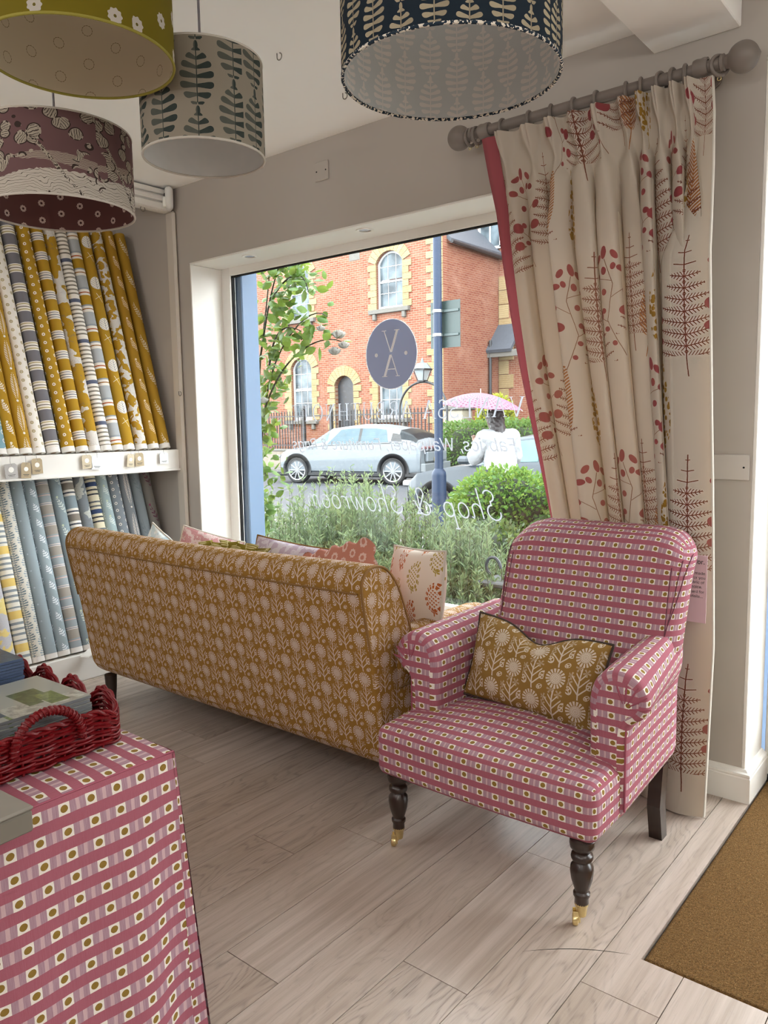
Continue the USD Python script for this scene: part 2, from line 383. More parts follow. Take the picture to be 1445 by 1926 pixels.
# baseboard with a moulded top, running round the corner into the door reveal
prof = np.array([[0, 0], [.0235, 0], [.0235, .088], [.021, .092], [.0225, .098], [.021, .104], [.012, .108], [.006, .116], [0, .118]])
def skirting(path, name):
    """path: (x, y) points with the wall on the left hand of travel."""
    p = np.array(path, float); n = len(p); d = np.diff(p, axis=0); d /= np.linalg.norm(d, axis=1, keepdims=True); nr = np.c_[-d[:, 1], d[:, 0]]
    rows = []
    for i in range(n):
        a, b = nr[max(i-1, 0)], nr[min(i, n-2)]; m = (a+b)/(1+a@b); rows.append([[p[i, 0]+m[0]*q[0], p[i, 1]+m[1]*q[0], q[1]] for q in prof])
    R = np.array(rows); k = len(prof); v = R.reshape(-1, 3); f = []
    for i in range(n-1):
        for j in range(k): l = (j+1) % k; f += [[i*k+j, i*k+l, (i+1)*k+l], [i*k+j, (i+1)*k+l, (i+1)*k+j]]
    for j in range(1, k-1): f += [[0, j, j+1], [(n-1)*k, (n-1)*k+j+1, (n-1)*k+j]]
    m = trimesh.Trimesh(v, f, process=False)
    if m.volume < 0: m.invert()
    tag(single(name, m, white_m, smooth=20), kind='structure')
skirting([(D0+.012, 3.058), (D0+.012, WY), (-3.80, WY)], 'baseboard_window')
skirting([(XR, WY-.02), (XR, YB+.02)], 'baseboard_right')

# ---- the shop window: white frame, glass with lettering, blue frame outside
glass_m = None
def glass(name, tint=(.97, .985, .98), ior=1.45, rough=0.):
    g = G(); t = g.node('transparent_bsdf', {'color': tint}, 'BSDF'); s = g.node('glossy_bsdf', {'roughness': rough, 'color': (1., 1., 1.)}, 'BSDF')
    d = g.node('vector_math', {'math_type': 'dot_product', 'vector1': g.node('geometry', {}, 'incoming'), 'vector2': g.node('geometry', {}, 'normal')}, 'value')
    f = (1.-d.abs()).pow(5.)*.9+.03; o = g.node('mix_closure', {'closure1': t, 'closure2': s, 'fac': f}, 'closure')
    usdkit.material(stage, LOOKS+name, g.nodes, g.links, surface=o.r); return LOOKS+name
glass_m = glass('window_glass')
FY0, FY1 = 3.050, 3.095; GX0, GX1, GZ0, GZ1 = -3.618, -1.09, .47, 2.222
win = setting('window_1')
part(win, 'frame', boxes((W0, GX0, FY0, FY1, WZ0, WZ1, .003), (GX1, W1, FY0, FY1, WZ0, WZ1, .003), (GX0, GX1, FY0, FY1, GZ1, WZ1, .003), (GX0, GX1, FY0, FY1, WZ0, GZ0, .003)), white_m, False)
part(win, 'gasket', boxes((GX0, GX0+.007, FY0+.012, FY0+.03, GZ0, GZ1), (GX0, GX1, FY0+.012, FY0+.03, GZ1-.007, GZ1), (GX1-.007, GX1, FY0+.012, FY0+.03, GZ0, GZ1)), dark_gap, False)
part(win, 'pane', box(GX0+.001, GX1-.001, 3.078, 3.084, GZ0+.001, GZ1-.001), glass_m, False)
blue_m = plain('blue_paint', '#4c6480', .5, var=.03, vscale=3)
bf = setting('trim')
part(bf, 'pilaster', box(-3.85, -3.575, 3.10, 3.225, -.22, 2.9, .006), blue_m, False)
part(bf, 'pilaster', box(-1.10, -.70, 3.10, 3.2, -.2, 2.9, .004), blue_m, False)
part(bf, 'fascia', box(-3.8, 1.2, 3.10, 3.24, 2.36, 2.95, .004), blue_m, False)
# lettering (reads from the street, so it is mirrored in here)
frost = plain('frosted_vinyl', '#d4d8de', .7, trans=.6)
logo_grey = plain('grey_vinyl', '#9ea2b2', .6, trans=.5)
logo_pale = plain('pale_vinyl', '#ffffff', .6, trans=.3)
def stroke(pts, w):
    return sg.LineString(pts).buffer(w/2, cap_style=2, join_style=2)
def arc(cx, cy, rx, ry, a0, a1, n=18):
    t = np.radians(np.linspace(a0, a1, n)); return np.c_[cx+rx*np.cos(t), cy+ry*np.sin(t)]
def bar(x0, y0, x1, y1, w): return sg.box(x0, y0, x1, y1) if w is None else stroke([(x0, y0), (x1, y1)], w)
def serif(x, y, w=.26, t=.035): return sg.box(x-w/2, y-t/2 if 0 < y < 1 else (y if y <= 0 else y-t), x+w/2, y+t if y <= 0 else y)
TH, TK = .045, .115           # thin and thick strokes of the roman capitals
def poly_stroke(x0, y0, x1, y1, w): return sg.Polygon([(x0-w/2, y0), (x0+w/2, y0), (x1+w/2, y1), (x1-w/2, y1)])
def cap_glyph(ch):
    U = shapely.union_all
    if ch == 'V': return U([poly_stroke(.10, 1, .42, 0, TK), poly_stroke(.76, 1, .44, 0, TH), serif(.12, 1), serif(.76, 1, .22)]), .86
    if ch == 'A': return U([poly_stroke(.10, 0, .42, 1, TH), poly_stroke(.76, 0, .44, 1, TK), sg.box(.2, .32, .64, .36), serif(.10, 0, .22), serif(.76, 0)]), .86
    if ch == 'N': return U([poly_stroke(.14, 0, .14, 1, TH), poly_stroke(.16, 1, .74, 0, TK), poly_stroke(.76, 0, .76, 1, TH), serif(.14, 0, .22), serif(.13, 1, .2), serif(.76, 1, .22)]), .92
    if ch == 'E': return U([poly_stroke(.18, 0, .18, 1, TK), sg.box(.06, .965, .6, 1), sg.box(.06, 0, .64, .035), sg.box(.18, .5, .48, .535), sg.box(.575, .85, .6, 1), sg.box(.615, 0, .64, .17), sg.box(.46, .43, .48, .6)]), .70
    if ch == 'S':
        return U([stroke(np.vstack([arc(.33, .74, .21, .235, 20, 270), arc(.33, .27, .24, .245, 90, -160)]), TH*1.6), sg.box(.5, .78, .53, .98), sg.box(.08, .02, .11, .24)]), .64
    if ch == 'R': return U([poly_stroke(.18, 0, .18, 1, TK), stroke(np.vstack([[(.1, .98)], arc(.38, .75, .24, .235, 90, -90), [(.2, .515)]]), TH*1.3), poly_stroke(.42, .5, .74, 0, TK*.9), serif(.18, 0), serif(.78, 0, .14)]), .82
    if ch == 'B': return U([poly_stroke(.18, 0, .18, 1, TK), stroke(np.vstack([[(.1, .98)], arc(.36, .76, .22, .22, 90, -90), [(.2, .54)]]), TH*1.3), stroke(np.vstack([[(.2, .53)], arc(.38, .275, .26, .257, 90, -90), [(.06, .02)]]), TH*1.3)]), .76
    if ch == 'U': return U([poly_stroke(.18, 1, .18, .3, TK), stroke(np.vstack([arc(.45, .3, .27, .28, 180, 360), [(.72, 1)]]), TH), serif(.18, 1), serif(.72, 1, .22)]), .90
    if ch == 'T': return U([poly_stroke(.38, 0, .38, 1, TK), sg.box(.04, .965, .72, 1), sg.box(.04, .82, .065, 1), sg.box(.695, .82, .72, 1), serif(.38, 0)]), .76
    if ch == 'H': return U([poly_stroke(.16, 0, .16, 1, TK), poly_stroke(.74, 0, .74, 1, TK), sg.box(.16, .5, .74, .535), serif(.16, 0), serif(.16, 1), serif(.74, 0), serif(.74, 1)]), .92
    if ch == 'O': return sg.Polygon(arc(.46, .5, .42, .515, 0, 360, 40)).difference(sg.Polygon(arc(.46, .5, .31, .475, 0, 360, 40))), .94
    return None, .42
def roman(text, h, track=.12):
    x, out = 0., []
    for ch in text:
        p, w = cap_glyph(ch)
        if p is not None: out.append(sa.translate(p, x, 0))
        x += w+track
    return sa.scale(shapely.union_all(out), h, h, origin=(0, 0)), (x-track)*h
def on_glass(poly, xr, z, width=None, italic=0., y=3.0765, t=.0008):
    """lay a text outline (reading along +x) on the inside of the glass, mirrored, its first letter at xr."""
    x0, y0, x1, y1 = poly.bounds
    if width: s = width/(x1-x0); poly = sa.scale(poly, s, s, origin=(x0, y0))
    poly = sa.affine_transform(poly, [-1, -italic, 0, 1, xr+x0, z])
    return extr(poly, t, 'y', y)
def text_poly(text, h):
    m = meshkit.text_mesh(text, h, .001); v, f = m.vertices, m.faces
    n = np.cross(v[f[:, 1]]-v[f[:, 0]], v[f[:, 2]]-v[f[:, 0]]); top = f[(n[:, 2] > 1e-12) & (v[f][:, :, 2].min(1) > .0005)]
    return shapely.union_all([sg.Polygon(v[t][:, :2]).buffer(1e-6) for t in top])
e_ = sg.Polygon(arc(-2.4475, 1.695, .160, .170, 0, 360, 72))
VA = [sa.affine_transform(cap_glyph('V')[0], [-.128, 0, 0, .108, -2.4475+.055, 1.705]), sa.affine_transform(cap_glyph('A')[0], [-.128, 0, 0, .108, -2.4475+.055, 1.585])]
dots = [sg.Point(-2.4475+.094, 1.695).buffer(.010), sg.Point(-2.4475-.094, 1.695).buffer(.010)]
part(win, 'logo_oval', extr(e_, .0008, 'y', 3.0765), logo_grey, False, label='grey oval sign with the letters V and A on the glass')
rim = sg.Polygon(arc(-2.4475, 1.695, .1635, .1735, 0, 360, 72)).difference(e_)
part(win, 'logo_letters', extr(shapely.union_all(VA+dots+[rim]), .0012, 'y', 3.0755), logo_pale, False)
p_, w_ = roman('VANESSA ARBUTHNOTT', .064)
part(win, 'lettering', on_glass(p_, -1.70, 1.372, width=1.46), frost, False, label='pale roman capitals on the glass')
part(win, 'lettering', on_glass(text_poly('Fabrics, Wallpaper, Furniture & Rugs', .05), -1.735, 1.215, width=1.42, italic=.28), frost, False, label='small slanted line of words on the glass')
SCRIPT = {   # slanted round hand: strokes in a box with x-height .5
    'S': ([arc(.36, .80, .19, .19, 20, 200), np.vstack([arc(.36, .80, .19, .19, 180, 262), arc(.30, .24, .24, .25, 82, -80)]), arc(.30, .22, .26, .24, -80, -190)], .62),
    'h': ([[(.10, 1.05), (.10, 0)], np.vstack([[(.10, .25)], arc(.29, .30, .18, .20, 170, 20), [(.46, .06), (.50, 0), (.56, .05)]])], .56),
    'o': ([arc(.24, .25, .20, .26, 0, 360, 26)], .52),
    'p': ([[(.10, .5), (.10, -.42)], arc(.28, .25, .20, .25, 170, -180, 26), [(.02, -.42), (.20, -.42)]], .55),
    '&': ([np.vstack([[(.72, .05)], [(.55, .02)], arc(.38, .78, .15, .18, -30, 200), [(.62, .12), (.72, 0)]]), arc(.34, .24, .26, .25, 100, 330), [(.58, .14), (.70, .48), (.78, .48)]], .86),
    'w': ([[(.06, .5), (.14, .04), (.20, 0), (.34, .42), (.38, .5)], [(.36, .5), (.42, .04), (.48, 0), (.62, .36), (.62, .5), (.56, .5)]], .70),
    'r': ([[(.10, .5), (.10, 0)], np.vstack([[(.10, .28)], arc(.28, .34, .15, .15, 160, 40)])], .42),
    'm': ([[(.08, .5), (.08, 0)], np.vstack([[(.08, .25)], arc(.22, .30, .13, .19, 170, 10), [(.35, 0)]]), np.vstack([[(.35, .25)], arc(.49, .30, .13, .19, 170, 10), [(.62, .05), (.68, 0), (.73, .05)]])], .76),
    ' ': ([], .36)}
def script(text, h, w=.052):
    x, out = 0., []
    for ch in text:
        ls, adv = SCRIPT[ch]; out += [sa.translate(stroke(l, w), x, 0) for l in ls]; x += adv+.06
    return sa.scale(shapely.union_all(out), h, h, origin=(0, 0))
part(win, 'lettering', on_glass(script('Shop & Showroom', .10), -1.80, .888, width=1.25, italic=.34), frost, False, label='large slanted words on the glass')

# ---- glazed door at the right; its unseen side light lets in daylight
plain('brass_pull', '#c9a765', .25, metal=1.)
dm = setting('door_1')
DX0, DX1, DY, DM = D0+.02, D1-.02, 3.075, .42
part(dm, 'leaf', boxes((DX0, DX0+.09, DY, DY+.045, .012, DZ-.02, .003), (DM-.09, DM-.002, DY, DY+.045, .012, DZ-.02, .003), (DX0+.09, DM-.09, DY, DY+.045, .012, .22, .003), (DX0+.09, DM-.09, DY, DY+.045, DZ-.12, DZ-.02, .003)), white_m, False)
part(dm, 'side_light', boxes((DM, DM+.06, DY, DY+.045, .012, DZ-.02, .003), (DX1-.06, DX1, DY, DY+.045, .012, DZ-.02, .003), (DM+.06, DX1-.06, DY, DY+.045, .012, .30, .003), (DM+.06, DX1-.06, DY, DY+.045, DZ-.10, DZ-.02, .003)), white_m, False)
for q, zb in (((DX0+.09, DM-.09), .22), ((DM+.06, DX1-.06), .30)): part(dm, 'pane', box(q[0], q[1], DY+.02, DY+.026, zb, DZ-.10), glass_m, False)
hd_ = part(dm, 'handle', tube([(DM-.045, DY-.04, .95), (DM-.045, DY-.04, 1.25)], .011, 10), LOOKS+'brass_pull')
part(dm, 'threshold', box(D0, D1, 3.06, 3.2, -.02, .008), dark_gap, False)
# recessed lamps in the window head
chrome = plain('chrome', '#c8c8c8', .2, metal=1.)
for lx, ly in ((-3.286, 2.918), (-2.459, 2.909)):
    t = thing('recessed_spotlight', 'round white recessed spotlight in the window head '+('near its left corner' if lx < -3 else 'half way along'), 'spotlight', (lx, ly, WZ1-LT), 'spotlights in the window head')
    part(t, 'rim', lathe([(.030, -.0005), (.030, -.004), (.043, -.005), (.044, 0), (.030, -.0005)], 28, (lx, ly, WZ1-LT)), white_m)
    part(t, 'lens', lathe([(0, -.0008), (.029, -.0008), (.029, -.0001), (0, -.0001)], 24, (lx, ly, WZ1-LT)), chrome)
# unseen globe lamps behind the camera or out of view, lighting the room
def glow(name, col, s):
    g = G(); o = g.node('emission', {'color': col, 'strength': s}, 'emission'); usdkit.material(stage, LOOKS+name, g.nodes, g.links, surface=o.r); return LOOKS+name
unseen_lamp_glow = glow('unseen_lamp_glow', (1.0, .995, .985), UNSEEN_CEIL_LAMP)
for lx, ly, w in ((-3.1, -.7, 'rear left'), (-1.4, -1.2, 'rear middle'), (.5, -.6, 'right of the camera'), (-2.9, -2.4, 'far rear left'), (-.8, -2.6, 'far rear middle'), (1.1, -2.3, 'far rear right'), (1.2, .9, 'beside the door')):
    t = thing('globe_pendant', 'unseen globe lamp out of view, placed to light the room, '+w, 'unseen ceiling lamp', (lx, ly, 2.28))
    part(t, 'globe', trimesh.creation.icosphere(3, .14).apply_translation([lx, ly, 2.28]), unseen_lamp_glow, True)
    part(t, 'fitting', lathe([(0, .125), (.05, .125), (.04, .17), (.006, .18), (.006, CEIL-2.30), (.05, CEIL-2.285), (.05, CEIL-2.2805), (0, CEIL-2.2805)], 20, (lx, ly, 2.28)), white_m)
# cup hooks in the ceiling, alarm sensor, socket plates
hook_m = plain('hook_metal', '#8d8a84', .35, metal=.9)
def cup_hook(x, y, z, label, up=True):
    t = np.radians(np.linspace(180, -60, 14)); r = .012; s = 1 if up else -1
    pts = np.vstack([[(0, 0, 0), (0, 0, -.012)], np.c_[r+r*np.cos(t), 0*t, -.012-r*.2-r+r*np.sin(t)*-1]])
    pts = np.vstack([[(0, 0, .0)], [(0, 0, -.014)], np.c_[r-r*np.cos(np.radians(np.linspace(0, 260, 14))), 0*np.arange(14), -.014-r*np.sin(np.radians(np.linspace(0, 260, 14)))]])
    single('cup_hook', tube(pts+np.array([x, y, z]), .0022, 6), hook_m, label, 'hook', 'cup hooks')
cup_hook(-2.181, 2.101, CEIL, 'small metal cup hook in the ceiling left of the dark blue lampshade')
cup_hook(-2.231, 2.514, CEIL, 'small metal cup hook in the ceiling beside the lower rim of the dark blue lampshade')
plastic = plain('white_plastic', '#dcdcd8', .4)
s_ = thing('motion_sensor', 'white plastic motion sensor high in the left corner', 'sensor', (-3.80, 2.79, 2.57))
body = rbox(.075, .045, .125, .022, 6, 4, lambda v: np.c_[v[:, 0], v[:, 1], v[:, 2]+0*v[:, 0]])
part(s_, 'housing', xf(body, -.6, (-3.800, 2.786, 2.635)), plastic)
part(s_, 'lens', xf(rbox(.055, .02, .055, .009, 5, 4), -.6, (-3.800-.013, 2.786-.022, 2.612)), plain('sensor_lens', '#eceee9', .25))
part(s_, 'slot', xf(box(-.020, .020, -.004, 0, -.003, .003), -.6, (-3.800-.0125, 2.786-.0192, 2.655)), dark_gap)
def plate(x, z, w, h, mat, label, dots_, cat_='wall plate'):
    t = thing('wall_plate', label, cat_, (x, WY, z-h/2))
    part(t, 'cover', box(x-w/2, x+w/2, WY-.008, WY-.0003, z-h/2, z+h/2, .003), mat, False)
    for dx, dz in dots_: part(t, 'screw', lathe([(0, 0), (.0035, 0), (.003, .002), (0, .0025)], 10).apply_transform(trimesh.transformations.rotation_matrix(PI/2, [1, 0, 0])).apply_translation([x+dx, WY-.008, z+dz]), dark_gap)
    return t
plate(-2.655, 2.555, .088, .088, wall_m, 'blank square plate painted over, on the wall above the window', ((-.03, 0), (.03, 0)))
plate(-.775, 1.182, .146, .088, plain('grey_plastic', '#c4beb8', .5), 'grey double wall plate right of the curtain', ((.055, 0), (-.055, 0)))
# ================================================================== FABRIC PATTERNS (flat print, worked out in the cloth's own metres)
def weave(g, u, v, s=1400.): return g.noise(g.vec(u*s, v*s*.35, 0.), 1., 2)
def cloth(name, fn, rough=.85, trans=0., bump=.25, tcol=None, sheen=.0, k=1.):
    g = G(); u, v = g.uv(); col = fn(g, u, v)
    if k != 1.: col = g.mul(col, (k, k, k))
    n = g.noise(g.vec(u, v, 0.), 700., 2, .6)
    col = g.mix(col, (.02, .015, .01), g.step(n, .55, .9)*.12)
    return finish(g, name, col, rough, n, .0012, bump, trans=trans, spec=.2, sheen=sheen, tcol=tcol)
def wob(g, u, v, a=.0012, s=60.):
    n = g.node('noise_texture', {'vector': g.vec(u, v, 0.), 'scale': s, 'detail': 2.0}, 'color'); x, y, z = g.xyz(n)
    return u+(x-.5)*(2*a), v+(y-.5)*(2*a)
PINK, MAUVE, CREAM, OLIVE = C('#ab6472'), C('#b6969f'), C('#efe6da'), C('#9a7c38')
def check(g, u, v, pu=.0500, pv=.0380):
    u, v = wob(g, u, v, .0011, 45.)
    b = v/pv; j = b.floor(); y = (b-j-.5)*pv
    a = u/pu+j*.06; i = a.floor(); x = (a-i-.5)*pu
    row = (y.abs() < pv*.25)
    vert = g.noise(g.vec(u*700., v*25., 0.), 1., 2)
    mv = g.mix(g.mix(MAUVE, C('#a37c8b'), g.step(vert, .35, .65)*.8), C('#e3c3c0'), (x.abs() > .0225)*.55)
    c = g.mix(g.mix(PINK, C('#a25361'), g.step(vert, .4, .7)*.5), mv, row)
    sq = both(row, x.abs() < .0105); c = g.mix(c, CREAM, sq)
    dot = both(ell(x, y, 0, 0, .0072, .0068) < 1.)
    return g.mix(c, g.mix(OLIVE, C('#866a2c'), g.noise(g.vec(u, v, 0.), 90., 2)), dot)
check_m = cloth('pink_check_fabric', check, k=.80)
pinkpipe_m = plain('pink_piping', '#93495a', .8)

def sun_flower(x, y, R):
    g = x.g; r = hyp(x, y*.95); th = g.m('arctan2', y, x)
    pet = (th*17.).cos(); ring = both(r > R*.60, r < R*.98, pet > -.35)
    inner = both(r < R*.52, ((r*(PI*2/(R*.13))).cos() > -.1))
    inner = both(r < R*.52, (r*(6.283/(R*.17))).cos().max((th*16.).cos()-.35) > -.15)
    edge = both(r > R*.53, r < R*.61)
    return ring, inner, edge
def plant(x, y, s):
    """stem with flowers, leaves and a bell, about s tall, centred."""
    x, y = x*(1/s), y*(1/s)
    w = .022
    st = both((x-y*y*.12+.02).abs() < w, y.abs() < .48)
    br = either(both((y-(x.abs()*1.15-.10)).abs() < w*1.3, x.abs() < .27, y > -.12), both((y-(x.abs()*1.0-.33)).abs() < w*1.3, x.abs() < .30), both((y-(x.abs()*1.3+.12)).abs() < w*1.3, x.abs() < .15))
    def leaf(cx, cy, a, b, ang):
        e = ell(x, y, cx, cy, a, b, ang); p, q = rot(x, y, ang, cx, cy)
        return both(e > .78, e < 1.05), both(e < .78, (((p*55.)+q.abs()*40.).cos() > .35).max(q.abs() < .012))
    parts_ = [leaf(.33, .02, .15, .11, 1.0), leaf(-.30, -.26, .13, .10, -1.1), leaf(.27, -.36, .10, .07, .6)]
    out = either(*[p[0] for p in parts_]); vein = either(*[p[1] for p in parts_])
    fl = []
    for cx, cy, a in ((-.30, .20, 2.4), (.17, .38, 1.0), (-.08, .47, 1.7), (-.33, -.02, 3.0)):
        p, q = rot(x, y, a, cx, cy); gq = x.g; th = gq.m('arctan2', q, p); rr = hyp(p, q)
        fl.append(both(rr < .125, (th*5.).cos() > (rr*9.-.75)))
    return either(st, br, out, vein), either(*fl)
def sunprint(g, u, v, base, hi, pu=.062, pv=.142, flower=.0255):
    u, v = wob(g, u, v, .0007, 90.)
    x1, y1, i, j = cells(g, u, v, pu, pv, .5)
    x2, y2, i2, j2 = cells(g, u, v, pu, pv, .5, dv=pv*.5)
    ring, inner, edge = sun_flower(x1, y1, flower)
    lines, fl = plant(x2, y2, pv*.60)
    soft = g.mix(base, hi, .45)
    c = g.mix(base, soft, both(hyp(x1, y1) < flower*.62))
    c = g.mix(c, soft, fl); return g.mix(c, hi, either(ring, inner, lines))
MUST, LILAC = C('#9d7330'), C('#d6bfb0')
sun_m = cloth('sunflower_mustard_fabric', lambda g, u, v: sunprint(g, u, v, MUST, LILAC), k=.76)
sun2_m = cloth('sunflower_cushion_fabric', lambda g, u, v: sunprint(g, u, v, C('#9a763a'), C('#e0cfbb'), .072, .165, .030), k=.72)
mustpipe_m = plain('mustard_piping', '#7d5a2a', .8)
darkpipe_m = plain('dark_piping', '#3b2c22', .8)

# ---- prints of the fabric rolls: v runs up the roll, u round it
def stripes(stops, period):
    def fn(g, u, v):
        w = wob(g, u, v, .0005, 50.)[1]; f = (w*(1/period)).fract()
        return g.ramp(f, stops, False)
    return fn
def rings(base, col, mid, pu, pv, r0, r1, spoke=True):
    def fn(g, u, v):
        a, b = wob(g, u, v, .0006, 80.); x, y, i, j = cells(g, a, b, pu, pv, .5); r = hyp(x, y); th = g.m('arctan2', y, x)
        c = g.mix(base, col, both(r > r0, r < (r1+(th*9.).cos()*(r1*.08) if spoke else r1)))
        return g.mix(c, mid, r < r0*.55)
    return fn
def sprigs(base, line, pu, pv, dot=None, leafy=7):
    def fn(g, u, v):
        a, b = wob(g, u, v, .001, 40.); x, y, i, j = cells(g, a, b, pu, pv, .5, du=pu*.5)
        s = pv*.36; p, q = rot(x, y, .4); h = q*(1/s)
        st = both((p-q*q*2.).abs() < .0011, h.abs() < 1.)
        f = ((h-(p.abs()*(14.)))*(leafy/2.)).fract()-.5
        lf = both(f.abs() < .24, p.abs() < (1.05-h.abs())*.016, h.abs() < 1., p.abs() > .002)
        c = g.mix(base, line, st.max(lf))
        if dot is not None: c = g.mix(c, dot, hyp(p-.006, q-s*.9) < .006)
        return c
    return fn
def scenic(base, a, b, sc=26., th=.53):
    def fn(g, u, v):
        n = g.noise(g.vec(u, v, 3.), sc, 2, .5, .4); m = g.noise(g.vec(u, v, 7.), sc*2.2, 3, .6, 1.2); k = g.noise(g.vec(u, v, 1.), sc*5, 2, .6, 2.)
        blob = n > th; c = g.mix(base, a, blob)
        return g.mix(c, b, both(blob.max(both(m > .60)), (((k+m)*17.).fract() < .26)))
    return fn
def leafcol(base, dark, light=None, pu=.052, pv=.075, fat=.34, n=6.5, edge=.021, drop=.5):
    """columns of finger-leaved sprigs"""
    def fn(g, u, v):
        a, b = wob(g, u, v, .0007, 70.); x, y, i, j = cells(g, a, b, pu, pv, drop); ax = x.abs(); h = y*(1/pv)
        k = ax*(1/edge)
        w = edge*(1-((h+.08)*2.1).abs().pow(2.6)); t = ((h*n)-k*((h+.30)*1.5)).fract()-.5
        kk = ax/w.max(.0005); fing = both(t.abs() < fat*(.55+kk*.75)*(1.03-kk.pow(6.)).max(0.).sqrt(), ax < w, ax > .0014, h < .40)
        tip = ell(x, y, 0, pv*.41, pv*.035, pv*.075) < 1.
        stem = both(ax < .0012, h.abs() < .47); side = x > 0.
        tone = dark if light is None else g.mix(light, dark, (side*.75+g.noise(g.vec(u, v, 0.), 55., 2)*.3).min(1.))
        c = g.mix(base, tone, fing.max(tip))
        return g.mix(c, dark, stem)
    return fn
def bigleaf(base, hi, line, pv=.20, off=0.):
    def fn(g, u, v):
        a, b = wob(g, u, v, .001, 50.); x, y, i, j = cells(g, a, b, .22, pv, 0, du=.11, dv=off)
        e = ell(x, y, 0, 0, .034, .037); t = ((y-x.abs()*.9)*(70.)).fract()
        c = g.mix(base, hi, e < 1.); c = g.mix(c, line, both(e < .95, either(t < .14, x.abs() < .0012)))
        p, q = rot(x, y, .5, .0, -pv*.36); w = both((p-(q*9.).sin()*.004).abs() < .0011, q.abs() < .03).max(both((q-(p*12.).cos()*.006).abs() < .0011, p.abs() < .025))
        return g.mix(c, hi, w)
    return fn
def frond(base, hi, pu=.10, pv=.17):
    def fn(g, u, v):
        a, b = wob(g, u, v, .0008, 60.); x, y, i, j = cells(g, a, b, pu, pv, .5, du=pu*.5); h = y*(1/pv); ax = x.abs()
        t = ((y+ax*.45)*(1/.0085)).fract(); env = (1-(h*2.15).abs().pow(2.))*.017
        c = g.mix(base, hi, both(t < .42, ax < env, ax > .003)); fl = ell(x, y, 0, -pv*.46, .006, .006) < 1.
        return g.mix(c, hi, fl)
    return fn
WHT, MU2, GRY, BLG, TEAL = C('#ece6dc'), C('#b08a2a'), C('#77757a'), C('#8e9aa3'), C('#7fa3b0')
MU3, DKB = C('#b8963c'), C('#4b5160')
def st(*a): return stripes(list(a[:-1]), a[-1])
ROLLS_TOP = [   # left to right: print, words
    (rings(TEAL, WHT, TEAL, .05, .045, .008, .012, False), 'teal blue fabric roll with white rings'),
    (sprigs(MU2, WHT, .07, .11, C('#e8dcc8')), 'mustard fabric roll with cream flower sprigs, second from the left'),
    (frond(MU2, WHT), 'mustard fabric roll with white fern fronds'),
    (rings(WHT, C('#a89a6a'), C('#7d6a30'), .035, .045, .0045, .0085), 'white fabric roll with small olive rings'),
    (st((0, GRY), (.52, WHT), (.58, C('#b9ab7e')), (.64, WHT), (.72, C('#8f8a80')), (.78, WHT), (.86, C('#b9ab7e')), (.91, WHT), (.96, GRY), .107), 'dark grey fabric roll with cream bands'),
    (rings(MU2, C('#efe3d8'), C('#8a7440'), .040, .046, .0035, .0088), 'mustard fabric roll with white ring daisies'),
    (st((0, MU2), (.55, WHT), (.63, GRY), (.66, WHT), (.74, C('#9a9aa2')), (.80, WHT), (.87, GRY), (.90, WHT), (.97, MU2), .112), 'mustard fabric roll with white and grey bands'),
    (scenic(MU2, WHT, C('#5e6270'), 11., .52), 'mustard fabric roll with a rocky white scenic print'),
    (stripes([(0, WHT), (.06, C('#8b8578')), (.10, WHT), (.16, C('#8b8578')), (.20, WHT), (.26, C('#8b8578')), (.30, WHT), (.36, C('#8b8578')), (.40, WHT), (.46, C('#8b8578')), (.50, WHT), (.56, C('#8b8578')), (.60, WHT), (.66, C('#8b8578')), (.70, WHT), (.76, C('#8b8578')), (.80, WHT), (.86, C('#5d6478')), (.95, WHT)], .235), 'white fabric roll with thin grey stripes and a dark band'),
    (st((0, C('#aeb2b4')), (.26, WHT), (.33, C('#a0703a')), (.36, WHT), (.42, C('#9aa0a6')), (.46, MU2), (.72, WHT), (.78, C('#b5653f')), (.81, WHT), (.88, C('#9aa0a6')), (.93, C('#aeb2b4')), .215), 'fabric roll banded in mustard, grey and white with rust lines'),
    (bigleaf(MU2, WHT, C('#7d828c'), .245), 'mustard fabric roll with round white leaf trees'),
    (scenic(MU2, WHT, C('#7b7f88'), 22., .50), 'mustard fabric roll with white houses and trees'),
    (sprigs(C('#a9822a'), C('#e6cfae'), .075, .125, C('#e8d2b4'), 9), 'mustard fabric roll with thin pale branches and buds'),
    (sprigs(C('#ab862c'), C('#ddd3bc'), .11, .20, None, 9), 'mustard fabric roll with sparse pale birds and branches, last before the corner')]
BL1, BL2, GR2 = C('#98a5aa'), C('#a8b2b6'), C('#8f9396')
